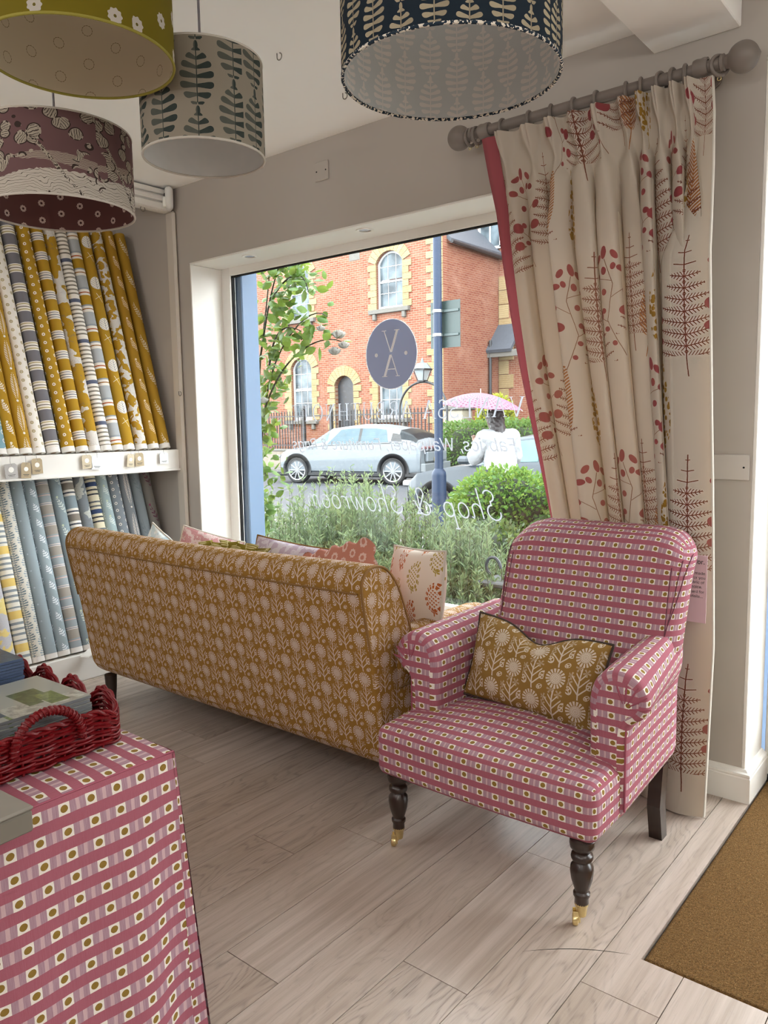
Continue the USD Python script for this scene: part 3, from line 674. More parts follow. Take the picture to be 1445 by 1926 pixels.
ROLLS_LOW = [   # right to left
    (sprigs(C('#85837f'), C('#6d4a58'), .09, .22, C('#8f4a6a'), 6), 'plain grey fabric roll with few plum buds, last before the corner'),
    (sprigs(C('#8b959a'), C('#7f8a90'), .09, .30), 'plain blue grey fabric roll, next but one to the corner'),
    (frond(C('#83898e'), WHT, .10, .26), 'grey fabric roll with one white fern frond'),
    (rings(C('#868d94'), WHT, C('#7a828a'), .045, .042, .0045, .0085), 'grey fabric roll with white daisies'),
    (sprigs(C('#9fb0b2'), C('#d6dfd8'), .05, .09, C('#c2ccb0'), 6), 'pale sage fabric roll with small sprigs'),
    (stripes([(0, C('#d8cfb4')), (.08, C('#4a4c50')), (.14, C('#d8cfb4')), (.24, C('#4a4c50')), (.30, C('#d8cfb4')), (.40, C('#3c4a6a')), (.56, C('#d8cfb4')), (.64, C('#6a6c70')), (.70, C('#d8cfb4')), (.80, C('#6a6c70')), (.86, C('#d8cfb4'))], .16), 'cream fabric roll with black and navy stripes'),
    (scenic(C('#7f858a'), C('#c9cbc2'), C('#6d7074'), 15., .56), 'dark grey fabric roll with pale trailing leaves'),
    (st((0, C('#8f9da3')), (.30, WHT), (.38, C('#5a5f66')), (.43, WHT), (.50, C('#8a8278')), (.72, WHT), (.78, C('#5a5f66')), (.83, WHT), (.9, C('#8f9da3')), .18), 'fabric roll of blue grey and taupe bands with cream lines'),
    (sprigs(C('#8b999e'), C('#d4dcd6'), .07, .16, C('#c9d2b8')), 'blue grey fabric roll with one pale bouquet'),
    (st((0, C('#a19a90')), (.42, C('#d8cfc8')), (.46, C('#8c949c')), (.50, C('#d8cfc8')), (.54, C('#9aa2a6')), (.88, C('#d9b9b0')), (.92, C('#9aa2a6')), .115), 'taupe and blue fabric roll with thin pink and cream stripes'),
    (sprigs(BL1, C('#e6ebee'), .055, .085, None, 5), 'pale blue fabric roll with white sprigs'),
    (rings(BL1, C('#bccbd4'), BL1, .05, .09, .0015, .004, False), 'plain pale blue fabric roll with faint dots'),
    (leafcol(C('#d6d3c8'), C('#6f8088'), C('#9fabb0'), .056, .060, .28, 5.5, .025), 'cream fabric roll with columns of grey finger leaves'),
    (stripes([(0, C('#e6e2d6')), (.10, C('#8d959a')), (.17, C('#e6e2d6')), (.26, C('#8d959a')), (.33, C('#e6e2d6')), (.42, C('#8d959a')), (.50, C('#e6e2d6')), (.60, C('#e3c777')), (.84, C('#e6e2d6')), (.92, C('#8d959a')), (.97, C('#e6e2d6'))], .17), 'cream fabric roll with grey stripes and soft yellow bands'),
    (scenic(C('#ecd98f'), C('#b9bccb'), C('#f4efdf'), 13., .5), 'yellow fabric roll with grey watercolour flowers'),
    (sprigs(C('#d9d5c6'), C('#8d9a8c'), .06, .1), 'cream fabric roll with green sprigs, at the edge of the picture')]
core_m = plain('cardboard', '#a88c68', .9); selv_m = plain('selvedge_white', '#e9e5df', .85)
def roll(y, x0, z0, x1, z1, r, fn, label, group, idx):
    a, b = np.array([x0, y, z0]), np.array([x1, y, z1]); d = b-a; L = np.linalg.norm(d); d /= L
    e1 = np.array([0, 1.0, 0]); e2 = np.cross(d, e1)
    n = 30; th = np.linspace(0, 2*PI, n+1); rr = r*(1+.012*np.sin(th*3+idx))
    t = thing('fabric_roll', label, 'fabric roll', a, group)
    def ringp(s, k): return a+d*s+k*rr[:, None]*(np.cos(th)[:, None]*e1+np.sin(th)[:, None]*e2)
    m = cloth(f'roll_fabric_{idx}', fn, bump=.15)
    S = np.r_[.028, np.linspace(.03, L-.002, 9), L]
    P = np.stack([ringp(s, 1. if s < L else .985) for s in S], 0); uv = np.stack(np.broadcast_arrays((r*(th-1.5*PI))[None], S[:, None]+idx*.037), -1)
    part(t, 'cloth', sheet(P, uv, False), m)
    S2 = np.array([0, .002, .0275]); P2 = np.stack([ringp(s, k) for s, k in zip(S2, (.97, 1.006, 1.006))], 0)
    part(t, 'selvedge', sheet(P2, np.stack(np.broadcast_arrays((r*th)[None], S2[:, None]), -1), False), selv_m)
    for s, k in ((0., -1), (L, 1)):
        o = ringp(s, .97 if s == 0 else .985)[:-1]; i_ = ringp(s, .45)[:-1]; v = np.vstack([o, i_]); f = []
        for q in range(n): w = (q+1) % n; f += [[q, w, n+w], [q, n+w, n+q]] if k > 0 else [[q, n+w, w], [q, n+q, n+w]]
        part(t, 'roll_end', trimesh.Trimesh(v, f, process=False), selv_m, False)
    part(t, 'core', tube([a+d*.001, b-d*.001], r*.45, 14), core_m)
SX = -3.845
lean = .36
ys = [1.788, 1.848, 1.915, 1.984, 2.063, 2.147, 2.224, 2.295, 2.364, 2.434, 2.508, 2.591, 2.670, 2.748]
for i, (fn, lab) in enumerate(ROLLS_TOP):
    w = .0345 if i in (4, 5) else .0335
    roll(ys[i], SX-.055, 1.228, SX-.055-lean, 2.50, w, fn, lab, None, i)
OUTL = 'fabric rolls beyond the left edge of the picture'
for i in range(9): roll(1.718-i*.0705, SX-.055, 1.228, SX-.055-lean, 2.50, .0335, ROLLS_TOP[(i*5+5) % 14][0], 'fabric roll on the upper shelf beyond the left edge of the picture', OUTL, 50+i)
for i in range(8): roll(1.610-i*.0715, SX-.04, .152, SX-.04-.27, 1.080, .0345, ROLLS_LOW[(i*7+3) % 14][0], 'fabric roll under the shelf beyond the left edge of the picture', OUTL+', below the shelf', 70+i)
yl = [2.762, 2.688, 2.612, 2.54, 2.468, 2.398, 2.327, 2.257, 2.184, 2.112, 2.04, 1.97, 1.90, 1.83, 1.755, 1.683]
for i, (fn, lab) in enumerate(ROLLS_LOW):
    roll(yl[i]+.0, SX-.04, .152, SX-.04-.27, 1.080, .0345, fn, lab, None, 20+i)

# ---- shelving unit
YE = .4
su = thing('shelf', 'white painted shelf board carrying the row of mustard fabric rolls', 'shelf', (SX, 1.6, 1.105))
part(su, 'board', box(XL, SX, YE, 2.828, 1.105, 1.222, .003), white_m, False)
part(su, 'edge_bead', box(SX+.0002, SX+.012, YE, 2.826, 1.10, 1.112, .003), white_m, False)
pl_ = setting('trim'); part(pl_, 'plinth', box(XL, SX, YE, 2.828, 0, .145, .003), white_m, False)
co_ = setting('trim')
part(co_, 'cornice', boxes((SX-.06, SX+.0, YE, 2.826, 2.575, CEIL-.006, .002)), white_m, False)
for q in ((SX+.0002, SX+.012, YE, 2.826, 2.578, 2.615, .004), (SX+.0002, SX+.02, YE, 2.826, 2.625, 2.655, .01), (SX+.0002, SX+.012, YE, 2.826, 2.662, 2.69, .004)): part(co_, 'moulding', box(*q), white_m, False)
po_ = setting('trim'); part(po_, 'post', box(SX-.03, SX+.048, WY-.028, WY-.0005, 0, 2.575, .012), plain('post_paint', '#c9c1b6', .6), False)
cup_hook(-3.815, 2.802, 1.56, 'small hook on the post at the left of the window', False)
single('curtain_ring', tube(np.c_[SX-.02+.0*np.arange(20), 2.655+.014*np.cos(np.linspace(0, 2*PI, 21)[:-1]), 2.566+.014*np.sin(np.linspace(0, 2*PI, 21)[:-1])], .0022, 6, closed=True), hook_m, 'small metal ring hanging under the shelf cornice', 'ring')
# swatch tags along the shelf edge
tag_mats = {n: plain('tag_'+n, c, .8, var=.05) for n, c in (('grey', '#b4b1ae'), ('kraft', '#b3a284'), ('white', '#e4e8ea'), ('sand', '#cdc0a6'))}
ring_m = plain('tag_ring', '#f1efe8', .6); ink = plain('ink', '#5a5854', .8)
def label_tag(y, zt, w, h, col, words, tilt):
    t = thing('swatch_tag', words, 'tag', (SX+.014, y, zt), None)
    pl = sg.Polygon([(-w/2, -h), (w/2, -h), (w/2, -h*.12), (w*.34, 0), (-w*.34, 0), (-w/2, -h*.12)]).difference(sg.Point(0, -h*.1).buffer(w*.06))
    def pos(m): return xf(xf(m, rx=tilt), loc=(SX+.0150, y, zt))
    part(t, 'card', pos(extr(pl, .0012, 'x')), tag_mats[col], False)
    part(t, 'print', pos(extr(sg.Point(0, -h*.42).buffer(w*.22), .0005, 'x', .0014)), ring_m, False)
    part(t, 'print', pos(extr(shapely.union_all([sg.box(-w*.3, -h*.78, w*.3, -h*.75), sg.box(-w*.22, -h*.86, w*.22, -h*.83)]), .0005, 'x', .0014)), ink, False)
    part(t, 'string', tube([(SX-.012, y+.004, 1.2235), (SX+.004, y+.002, 1.2255), (SX+.0145, y, 1.222), (SX+.0150, y, zt-h*.08)], .0007, 5), ink)
for y, zt, w, h, c, words, ti in ((1.802, 1.188, .062, .072, 'grey', 'grey card tag furthest left on the shelf edge', .06), (1.880, 1.190, .05, .078, 'kraft', 'kraft card tag hanging lowest, second from the left on the shelf edge', -.05), (1.935, 1.208, .055, .078, 'kraft', 'kraft card tag third from the left on the shelf edge', .03), (2.206, 1.214, .056, .072, 'sand', 'sand coloured tag with white disc in the middle of the shelf edge', .05), (2.268, 1.208, .062, .075, 'white', 'white card tag in the middle of the shelf edge', -.06), (2.475, 1.208, .045, .072, 'sand', 'narrow sand tag right of the middle of the shelf edge', -.10), (2.525, 1.212, .055, .074, 'kraft', 'kraft card tag second from the right on the shelf edge', .05), (2.690, 1.208, .058, .064, 'white', 'white tag nearest the corner on the shelf edge', 0.)):
    label_tag(y, zt, w, h, c, words, ti)
# loose leaflets on the plinth
for i, (x, y, a, w, l, lab) in enumerate(((-3.80, 2.13, .5, .05, .075, 'folded white leaflet on the plinth of the shelves'), (-3.87, 2.30, -.2, .09, .12, 'white printed card lying at the foot of the last visible lower roll'))):
    t = thing('leaflet', lab, 'leaflet', (x, y, .147))
    part(t, 'paper', xf(boxes((-w/2, w/2, -l/2, l/2, 0, .002), xf(box(-w/2, w/2, -l/2, l/2, 0, .0015), rx=.25, loc=(0, .01, .012))), a, (x, y, .1462)), selv_m, False)

# ================================================================== PENDANT LAMPSHADES
cord_m = plain('lamp_cord', '#7d787c', .6); edge_m = plain('shade_edge', '#c2bbb0', .8)
def pendant(c, D, h, outer, inner, label, cordcol=cord_m, extra=None):
    c = np.asarray(c, float); R = D/2; n = 96
    t = thing('pendant_lampshade', label, 'lampshade', c)
    th = np.linspace(0, 2*PI, n+1); Z = np.linspace(0, h, 6)
    def cyl(r, flip, sgn=1):
        P = np.stack(np.broadcast_arrays((c[0]+r*np.cos(th))[:, None], (c[1]+r*np.sin(th))[:, None], c[2]+Z[None]), -1)
        return sheet(P, np.stack(np.broadcast_arrays((sgn*R*th)[:, None], Z[None]), -1), flip)
    part(t, 'shade', cyl(R, False), outer)
    part(t, 'lining', cyl(R-.004, True), inner)
    for z in (0, h):
        part(t, 'rim', tube(np.c_[c[0]+(R-.002)*np.cos(th[:-1]), c[1]+(R-.002)*np.sin(th[:-1]), 0*th[:-1]+c[2]+z], .0035, 8, closed=True), extra or edge_m)
    sp = [tube([(c[0], c[1], c[2]+h*.80), (c[0]+(R-.006)*math.cos(a), c[1]+(R-.006)*math.sin(a), c[2]+h-.006)], .002, 5) for a in (0.3, 0.3+2*PI/3, .3+4*PI/3)]
    part(t, 'spider', boxes(*sp, lathe([(.016, -.008), (.022, -.008), (.022, .008), (.016, .008), (.016, -.008)], 20, (c[0], c[1], c[2]+h*.80))), white_m)
    part(t, 'lamp_holder', lathe([(0, -.05), (.018, -.05), (.02, 0), (.014, .03), (.006, .045), (0, .045)], 20, (c[0], c[1], c[2]+h*.80)), plain('holder_'+str(len(_count)), '#d8d4cc', .5))
    part(t, 'cord', tube([(c[0], c[1], c[2]+h*.80+.04), (c[0], c[1], CEIL-.012)], .0035, 8), cordcol)
    part(t, 'ceiling_rose', lathe([(0, -.022), (.03, -.02), (.042, -.004), (.042, -.0005), (0, -.0005)], 24, (c[0], c[1], CEIL)), white_m)
    return t, c, R
def through(fn, paper, amt):
    """the pale paper lining of a shade, with light through the outside print painted into its colour"""
    return lambda g, u, v: g.mix(paper, fn(g, u, v), amt)
blue_print = leafcol(C('#23303c'), C('#b5a78c'), C('#c9bb9d'), .063, .098, .32, 7.5, .0275)
pendant((-.952, 1.409, 2.058), .45, .28, cloth('navy_leaf_print', blue_print, trans=.2, k=.7), cloth('navy_leaf_lining', through(leafcol(C('#c3cacb'), C('#eae3de'), None, .063, .098, .31, 7.5, .0275), C('#f0eeec'), .6), trans=.25), 'dark blue drum lampshade with pale leaf print, hanging top centre', extra=cloth('navy_rim', lambda g, u, v: g.mix(C('#23303c'), C('#d5cdbf'), g.noise(g.wpos(), 150., 2) > .52)))
fern_print = leafcol(C('#b3a897'), C('#3f4a47'), C('#6f7268'), .102, .165, .32, 7.2, .046)
pendant((-1.885, 1.513, 2.126), .35, .262, cloth('grey_leaf_print', fern_print, trans=.2, k=.72), cloth('grey_leaf_lining', lambda g, u, v: g.mix(C('#f2f0ee'), C('#e6e7e6'), g.noise(g.vec(u, v, 0.), 25., 2)), trans=.25), 'stone drum lampshade with grey finger leaf print')
daisy = rings(C('#857619'), C('#ddd4c8'), C('#6d6440'), .085, .088, .0035, .0165)
def ring_lining(g, u, v):
    x, y, i, j = cells(g, u, v, .075, .085, .5); r = hyp(x, y); th = g.m('arctan2', y, x)
    return g.mix(C('#d6c8ae'), C('#8d7f62'), both(r > .0125, r < .0138+(th*12.).cos()*.0006))
pendant((-1.838, 1.105, 2.248), .45, .26, cloth('olive_daisy_print', lambda g, u, v: daisy(g, u+.03, v+.028), trans=.1, k=.66), cloth('olive_lining', ring_lining, trans=.25), 'olive green drum lampshade with white daisies, hanging top left', extra=plain('olive_rim', '#8d8430', .8))
def toile(g, u, v):
    """leafy tree above a pale bank with long brush lines"""
    a, b = wob(g, u, v, .005, 22.); b = b+0.
    n = g.noise(g.vec(a, b, 2.), 6.5, 2, .5); m = g.noise(g.vec(a, b, 5.), 40., 2, .5); k = g.noise(g.vec(a, b, 9.), 14., 2, .5, .6)
    vr = g.node('voronoi_texture', {'vector': g.vec(a, b*1.25, 0.), 'scale': 24.0, 'randomness': 1.0}, 'distance')
    vc = g.xyz(g.node('voronoi_texture', {'vector': g.vec(a, b*1.25, 0.), 'scale': 24.0, 'randomness': 1.0}, 'color'))[0]
    crown = (n+(b-.11)*.8) > .47
    leafy = both(crown, vr < .54)
    rim = both(crown, vr > .46, vr < .54)
    ang = vc*6.283; str_ = ((a*ang.cos()+b*ang.sin())*150.+m*2.2).fract()
    veins = both(leafy, vr < .42, str_ < .24)
    trunk = ((a*1.0+b*.9-.02+(b*30.).sin()*.004)*(1/.30)).fract(); trunk = both((trunk-.5).abs() < .022, b < .16); tl = both(trunk, (m*9.).fract() < .3)
    bank = b < .052+(a*11.).sin()*.018+(m-.5)*.022
    wash = both(b < .098+(a*11.).sin()*.02, b > .080+(a*7.).sin()*.02, (b*260.+k*5.).fract() < .6)
    pale = either(leafy, trunk, bank, wash)
    c = g.mix(C('#7d5d5d'), C('#bdb19f'), pale); c = g.mix(c, C('#d6ccbd'), bank)
    return g.mix(c, C('#453833'), either(rim*(m > .42), veins, tl, both(bank, ((b*120.)+k*7.).fract() < .10)))
pendant((-2.372, 1.328, 2.022), .45, .235, cloth('toile_print', toile, trans=.08, k=.72), cloth('plum_lining', rings(C('#6e4a47'), C('#d9c6bb'), C('#3d2a26'), .062, .055, .004, .0105), trans=.15), 'plum drum lampshade with scenic toile print and spotted lining')
# ================================================================== SOFA (its back to the room)
S0, S1 = -3.43, -1.60                      # left and right end
SLEN = S1-S0; SCX = (S0+S1)/2
wood_dark = None
def dark_wood():
    g = G(); x, y, z = g.xyz(g.pos()); n = g.noise(g.vec(x*60., y*60., z*8.), 1., 4, .6)
    return finish(g, 'dark_wood', g.mix(C('#150d09'), C('#352118'), n), .32, n, .001, .15, coat=.3)
wood_dark = dark_wood()
brass = plain('brass', '#dcc892', .22, metal=1., var=.1, vscale=80)
sofa = thing('sofa', 'mustard sofa with sunflower print, seen from behind, in front of the shop window', 'sofa', (SCX, 2.3, 0))
def back_outline(k=0.0):
    """outline of the back in (y, z), front of the sofa towards +y."""
    p = [(1.955, .165), (1.925, .33), (1.885, .58), (1.845, .80), (1.842, .835), (1.852, .866), (1.878, .888), (1.915, .896), (1.96, .886), (2.000, .856), (2.035, .81), (2.075, .72), (2.115, .62), (2.15, .50), (2.17, .30), (2.17, .165)]
    return curve(p+[p[0]], 73)[:-1] if False else np.array(p)
def resample(p, n):
    p = np.vstack([p, p[:1]]); d = np.r_[0, np.cumsum(np.linalg.norm(np.diff(p, axis=0), axis=1))]; t = np.linspace(0, d[-1], n+1)[:-1]
    return np.c_[np.interp(t, d, p[:, 0]), np.interp(t, d, p[:, 1])]
def chaikin(p, it=2):
    p = np.asarray(p, float)
    for _ in range(it):
        q = np.roll(p, -1, 0); p = np.stack([.75*p+.25*q, .25*p+.75*q], 1).reshape(-1, 2)
    return p
def sofa_back():
    o = chaikin(back_outline(), 2); n = 110; o = resample(o, n); c = o.mean(0)
    xs = [S0, S0+.004, S0+.014, S0+.03]+list(np.linspace(S0+.1, S1-.1, 16))+[S1-.03, S1-.014, S1-.004, S1]
    ins = [.022, .010, .003, 0]+[0]*16+[0, .003, .010, .022]
    prof = []
    for x, i in zip(xs, ins):
        d = (o-c)/np.linalg.norm(o-c, axis=1, keepdims=True); q = o-d*i
        w = (x-S0)/SLEN; bulge = .012*math.sin(PI*w); m = np.clip((q[:, 1]-.2)/.3, 0, 1)*np.clip((.86-q[:, 1])/.25, 0, 1)*(q[:, 0] < c[0])
        q = q.copy(); q[:, 0] -= bulge*m*.6; q[:, 1] -= .012*math.sin(PI*w)**2*np.clip((q[:, 1]-.8)/.08, 0, 1)
        prof.append(q)
    v, f, t = loft([p for p in prof], xs, caps=(True, True))
    # loft runs along "y": swap so that it runs along x
    v = np.c_[v[:, 1], v[:, 0], v[:, 2]]; f = f[:, ::-1]
    return v, f, t
part(sofa, 'back', sofa_back(), sun_m)
def piping(pts, r=.0042, name='piping', mat=None, th=sofa): return part(th, name, tube(pts, r, 6), mat or mustpipe_m)
oo = resample(chaikin(back_outline(), 2), 110)
# seam under the rolled top, and the piped edges at both ends of the back
zs = .808; ysm = np.interp(zs, *np.array(sorted([(p[1], p[0]) for p in oo if p[0] < 1.95 and p[1] < .84])).T)
piping(np.c_[np.linspace(S0+.02, S1-.02, 30), np.full(30, ysm-.004), zs-.004*np.sin(np.linspace(0, PI, 30))], .003)
for xe, sgn in ((S0, -1), (S1, 1)):
    q = oo[(oo[:, 1] > .60) | (oo[:, 0] < 1.99)]; i0 = int(np.argmin(q[:, 1]+(q[:, 0] > 2)*9)); q = np.roll(q, -i0, 0)
    q = q[np.argsort(np.arctan2(q[:, 1]-.55, q[:, 0]-1.975) % (2*PI) if False else np.arange(len(q)))]
    q = oo.copy(); a = np.arctan2(q[:, 0]-1.97, q[:, 1]-.5); q = q[np.argsort(a)]; q = q[(q[:, 1] > .57)]
    c = oo.mean(0); q = q-(q-c)/np.linalg.norm(q-c, axis=1, keepdims=True)*.006
    piping(np.c_[np.full(len(q), xe-sgn*.004), q], .0048)
# seat frame, arms, seat cushions
part(sofa, 'seat_frame', xf(rbox(SLEN-.06, .62, .20, .02, 8, 3), 0, (SCX, 2.425, .265)), sun_m)
def sofa_arm(xc, sgn):
    # outline in (x, z): rounded arm that swells towards the top
    w = .085; p = [(-w, .17), (-w*1.02, .40), (-w*1.05, .50), (-w*.95, .57), (-w*.5, .615), (0, .625), (w*.6, .615), (w*1.15, .575), (w*1.3, .53), (w*1.15, .49), (w*1.02, .45), (w, .36), (w, .17)]
    o = np.array(p)*[sgn, 1]; o = resample(chaikin(o, 2), 70)+[xc, 0]; c = o.mean(0)
    ys = [2.02, 2.2, 2.45, 2.62, 2.66, 2.685, 2.70]; ins = [0, 0, 0, 0, .004, .014, .035]; pr = []
    for i in ins: d = o-c; pr.append(c+d*(1-i/.1*.6))
    return loft(pr, ys)
for xc, sgn in ((S1-.085, 1), (S0+.085, -1)):
    part(sofa, 'arm', sofa_arm(xc, sgn), sun_m)
    piping([(xc+sgn*.088, 2.02, .452), (xc+sgn*.090, 2.2, .456), (xc+sgn*.09, 2.4, .458), (xc+sgn*.088, 2.6, .455)], .004)
for i in range(2):
    cx = SCX+(i-.5)*.80; part(sofa, 'seat_cushion', xf(rbox(.785, .56, .15, .05, 8, 4, lambda v: np.c_[v[:, 0], v[:, 1], v[:, 2]+np.sign(v[:, 2])*.012*np.cos(v[:, 0]*3.6)*np.cos(v[:, 1]*5)]), 0, (cx, 2.41, .44)), sun_m)
for x, y in ((S0+.07, 1.995), (S1-.035, 2.06), (S0+.07, 2.62), (S1-.07, 2.62)):
        part(sofa, 'leg', lathe([(0, 0), (.017, 0), (.019, .02), (.026, .10), (.03, .165), (0, .165)], 16, (x, y, 0)), wood_dark)

# ---------------------------------------------------------------- cushions
def cushion(w, h, t, mat, n=26, ear=.04, pipe=None, pr=.0045, scallop=0., ns=5, uvoff=(0, 0), dent=0., plump=.55):
    """square cushion standing in the x-z plane, centred; returns (front+back mesh, edge curve)."""
    s = np.linspace(-1, 1, n); s = np.sign(s)*(1-(1-np.abs(s))**1.35); U, V = np.meshgrid(s, s, indexing='ij')
    def outline(U, V):
        k = 1-ear*(1-np.abs(V)**2)*np.abs(U)**3; q = 1-ear*(1-np.abs(U)**2)*np.abs(V)**3
        X_ = U*k*w/2; Z_ = V*q*h/2
        if scallop: X_ = X_+np.sign(U)*np.abs(U)**6*scallop*np.abs(np.cos(V*PI*ns/2)); Z_ = Z_+np.sign(V)*np.abs(V)**6*scallop*np.abs(np.cos(U*PI*ns/2))
        if dent: Z_ = Z_-dent*np.exp(-(U/.35)**2)*np.clip((V+.2)/1.2, 0, 1)**2
        return X_, Z_
    X_, Z_ = outline(U, V); T = t/2*((1-np.abs(U)**2.2).clip(0)*(1-np.abs(V)**2.2).clip(0))**plump
    T = T+.004*np.sin(U*7+V*3)*(T > t*.1)
    uv = np.stack([U*w/2+uvoff[0], V*h/2+uvoff[1]], -1)
    m = cat(sheet(np.stack([X_, -T, Z_], -1), uv), sheet(np.stack([X_, T, Z_], -1), uv+.37, True))
    a = np.linspace(-1, 1, 40); e = np.vstack([np.c_[a, 0*a-1], np.c_[0*a+1, a][1:], np.c_[a[::-1], 0*a+1][1:], np.c_[0*a-1, a[::-1]][1:-1]])
    ex, ez = outline(e[:, 0], e[:, 1]); return m, np.c_[ex, 0*ex, ez]
def place(m, loc, rz=0., rx=0., ry=0.): return xf(xf(xf(m, ry=ry), rx=rx), rz, loc)
def put_cushion(label, spec, mat, pipe, loc, rz, rx, ry=0., pr=.0045, name='scatter_cushion', group=None):
    m, e = cushion(mat=mat, **spec); t = thing(name, label, 'cushion', loc, group)
    part(t, 'cover', place(m, loc, rz, rx, ry), mat)
    if pipe: E_ = place((e, None), loc, rz, rx, ry)[0]; part(t, 'piping', tube(E_, pr, 6, closed=True), pipe)
    return t
redline = lambda base, line, hi: (lambda g, u, v: scenic(base, hi, line, 30., .5)(g, u, v))
CK = .74
cu_white = cloth('white_blue_cushion', scenic(C('#e9eff0'), C('#cfdfe6'), C('#b5cdd8'), 20., .5))
cu_coral = cloth('coral_toile_cushion', redline(C('#e9cfcb'), C('#a8434a'), C('#e3b3b3')), k=CK)
cu_olive = cloth('olive_ruffle', leafcol(C('#8b7d2c'), C('#d9cf9b'), None, .045, .06), k=CK)
cu_lilac = cloth('lilac_cushion', scenic(C('#ded3dc'), C('#cdbccb'), C('#b593a6'), 24., .52), k=CK)
cu_orange = cloth('terracotta_cushion', rings(C('#c98775'), C('#e6c3b8'), C('#c98775'), .05, .05, .008, .016), k=CK)
def paisley(g, u, v):
    u, v = wob(g, u, v, .001, 60.); x, y, i, j = cells(g, u, v, .105, .15, .5)
    p, q = rot(x, y, .1); r = ell(p-(q*q*4.), q, 0, 0, .026, .048); th = g.m('arctan2', q*.55, p)
    e = either(both(r < 1.05, r > .80, (th*14.).cos() > -.4), both(r < .72, ((p+q)*420.).sin() > .1, ((p-q)*420.).sin() > -.3), both(r < 1.25, r > 1.1, (th*14.).cos() > .2), both(p.abs() < .0018, q < -.04, q > -.066), both((q+.055-p.abs()).abs() < .0018, p.abs() < .012))
    alt = ((i+j)*.5).fract() > .25
    return g.mix(C('#efe0d2'), g.mix(C('#b39a49'), C('#c06a35'), alt), e)
cu_paisley = cloth('paisley_cushion_fabric', paisley, k=CK)
ivory = plain('ivory_piping', '#c4bcb0', .8)
put_cushion('white and pale blue cushion at the left end of the sofa', dict(w=.34, h=.34, t=.12), cu_white, ivory, (-3.268, 2.25, .660), -.1, -.10, .33)
put_cushion('coral patterned cushion standing second from the left on the sofa', dict(w=.30, h=.32, t=.10), cu_coral, ivory, (-2.985, 2.30, .690), .75, -.10, .30)
t_ = put_cushion('olive green cushion with a ruffled edge behind the sofa back', dict(w=.36, h=.24, t=.12, ear=.0), cu_olive, None, (-2.73, 2.235, .665), .05, -.2)
def ruffle(w, h, loc, rz, rx, amp=.022, wd=.05, n=220):
    a = np.linspace(0, 2*PI, n); r = np.maximum(np.abs(np.cos(a)), np.abs(np.sin(a))); ex, ez = np.cos(a)/r*w/2, np.sin(a)/r*h/2
    nx, nz = np.cos(a), np.sin(a); P = np.stack([np.stack([ex+nx*k*wd, amp*k*np.sin(a*26)+0*a, ez+nz*k*wd+.3*amp*k*np.cos(a*17)], -1) for k in (-.12, .3, .65, 1.)], 1)
    uv = np.stack(np.broadcast_arrays((a*w/2.6)[:, None], np.array([0, .02, .04, .06])[None]), -1)
    P2 = P+np.array([0, .0025, 0]); m = cat(sheet(P, uv), sheet(P2, uv, True)); return place(m, loc, rz, rx)
part(t_, 'ruffle', ruffle(.36, .24, (-2.73, 2.235, .665), .05, -.2), cu_olive)
put_cushion('lilac patterned cushion lying behind the olive ruffled cushion', dict(w=.52, h=.36, t=.12), cu_lilac, mustpipe_m, (-2.50, 2.36, .660), -.05, -.30, .04)
put_cushion('terracotta cushion with a scalloped edge near the right end of the sofa', dict(w=.43, h=.32, t=.10, ear=0., scallop=.022, ns=5, plump=.7), cu_orange, None, (-2.075, 2.25, .695), -.10, -.12, -.27)
put_cushion('cream paisley cushion in the right corner of the sofa', dict(w=.36, h=.36, t=.13, ear=.04), cu_paisley, ivory, (-1.80, 2.40, .685), -.35, -.12, -.06, .005)

# ================================================================== ARMCHAIR
ACX = -1.142; SEAT_F, ARM_F, BACK_B = 1.805, 1.965, 2.43
SW = .738
chair = thing('armchair', 'pink checked armchair with scroll arms and turned dark legs', 'armchair', (ACX, 2.1, 0))
def seat_def(v):
    v = v.copy(); top = np.clip(v[:, 2]/.085, 0, 1); x, y = v[:, 0], v[:, 1]
    v[:, 2] += top*.050*np.cos(np.clip(x/(SW/2), -1, 1)*PI/2)**.7*np.clip((y+.30)/.20, 0, 1)
    front = np.clip((-y-.2)/.1, 0, 1); v[:, 1] -= front*.010*np.cos(x/(SW/2)*PI/2)
    v[:, 0] *= 1-.115*np.clip((y+.13)/.42, 0, 1)
    return v
part(chair, 'seat', xf(rbox(SW, .60, .160, .032, 14, 5, seat_def), 0, (ACX-.016, SEAT_F+.30, .325)), check_m)
# back: leaning, rounded at the top with soft shoulders and a rolled-over head
def back_def(v):
    v = v.copy(); x, y, z = v.T; h = (z+.335)/.67
    sh = np.clip((h-.80)/.2, 0, 1); v[:, 2] -= .055*np.clip((np.abs(x)-.19)/.125, 0, 1)**2.2*sh
    lean = .205*(h-.0)+.03*h**2; v[:, 1] = y+lean
    front = np.clip(-y/.07, 0, 1); v[:, 1] -= front*(.035*np.cos(x/.32*PI/2)*np.sin(np.clip(h, 0, 1)*PI*.8+.2)); 
    v[:, 1] += np.clip((h-.86)/.14, 0, 1)**2*.035
    v[:, 0] *= (1+.02*np.clip(h, 0, 1)-.01)*(1-.12*np.clip((.46-h)/.12, 0, 1))
    return v
_b = xf(rbox(.635, .15, .67, .066, 14, 6, back_def), 0, (ACX+.056, 2.270, .668)); part(chair, 'back', (_b[0], _b[1], _b[2]*1.16), check_m)
def arm_outline(sgn):
    # (x, z) relative to the inner face; +x is outward
    p = [(0, .245), (0, .42), (.0, .52), (-.004, .58), (.006, .632), (.036, .668), (.080, .683), (.128, .672), (.162, .640), (.172, .602), (.164, .568), (.146, .546), (.126, .535), (.114, .522), (.110, .49), (.110, .40), (.110, .245)]
    return resample(chaikin(np.array(p), 2), 96)
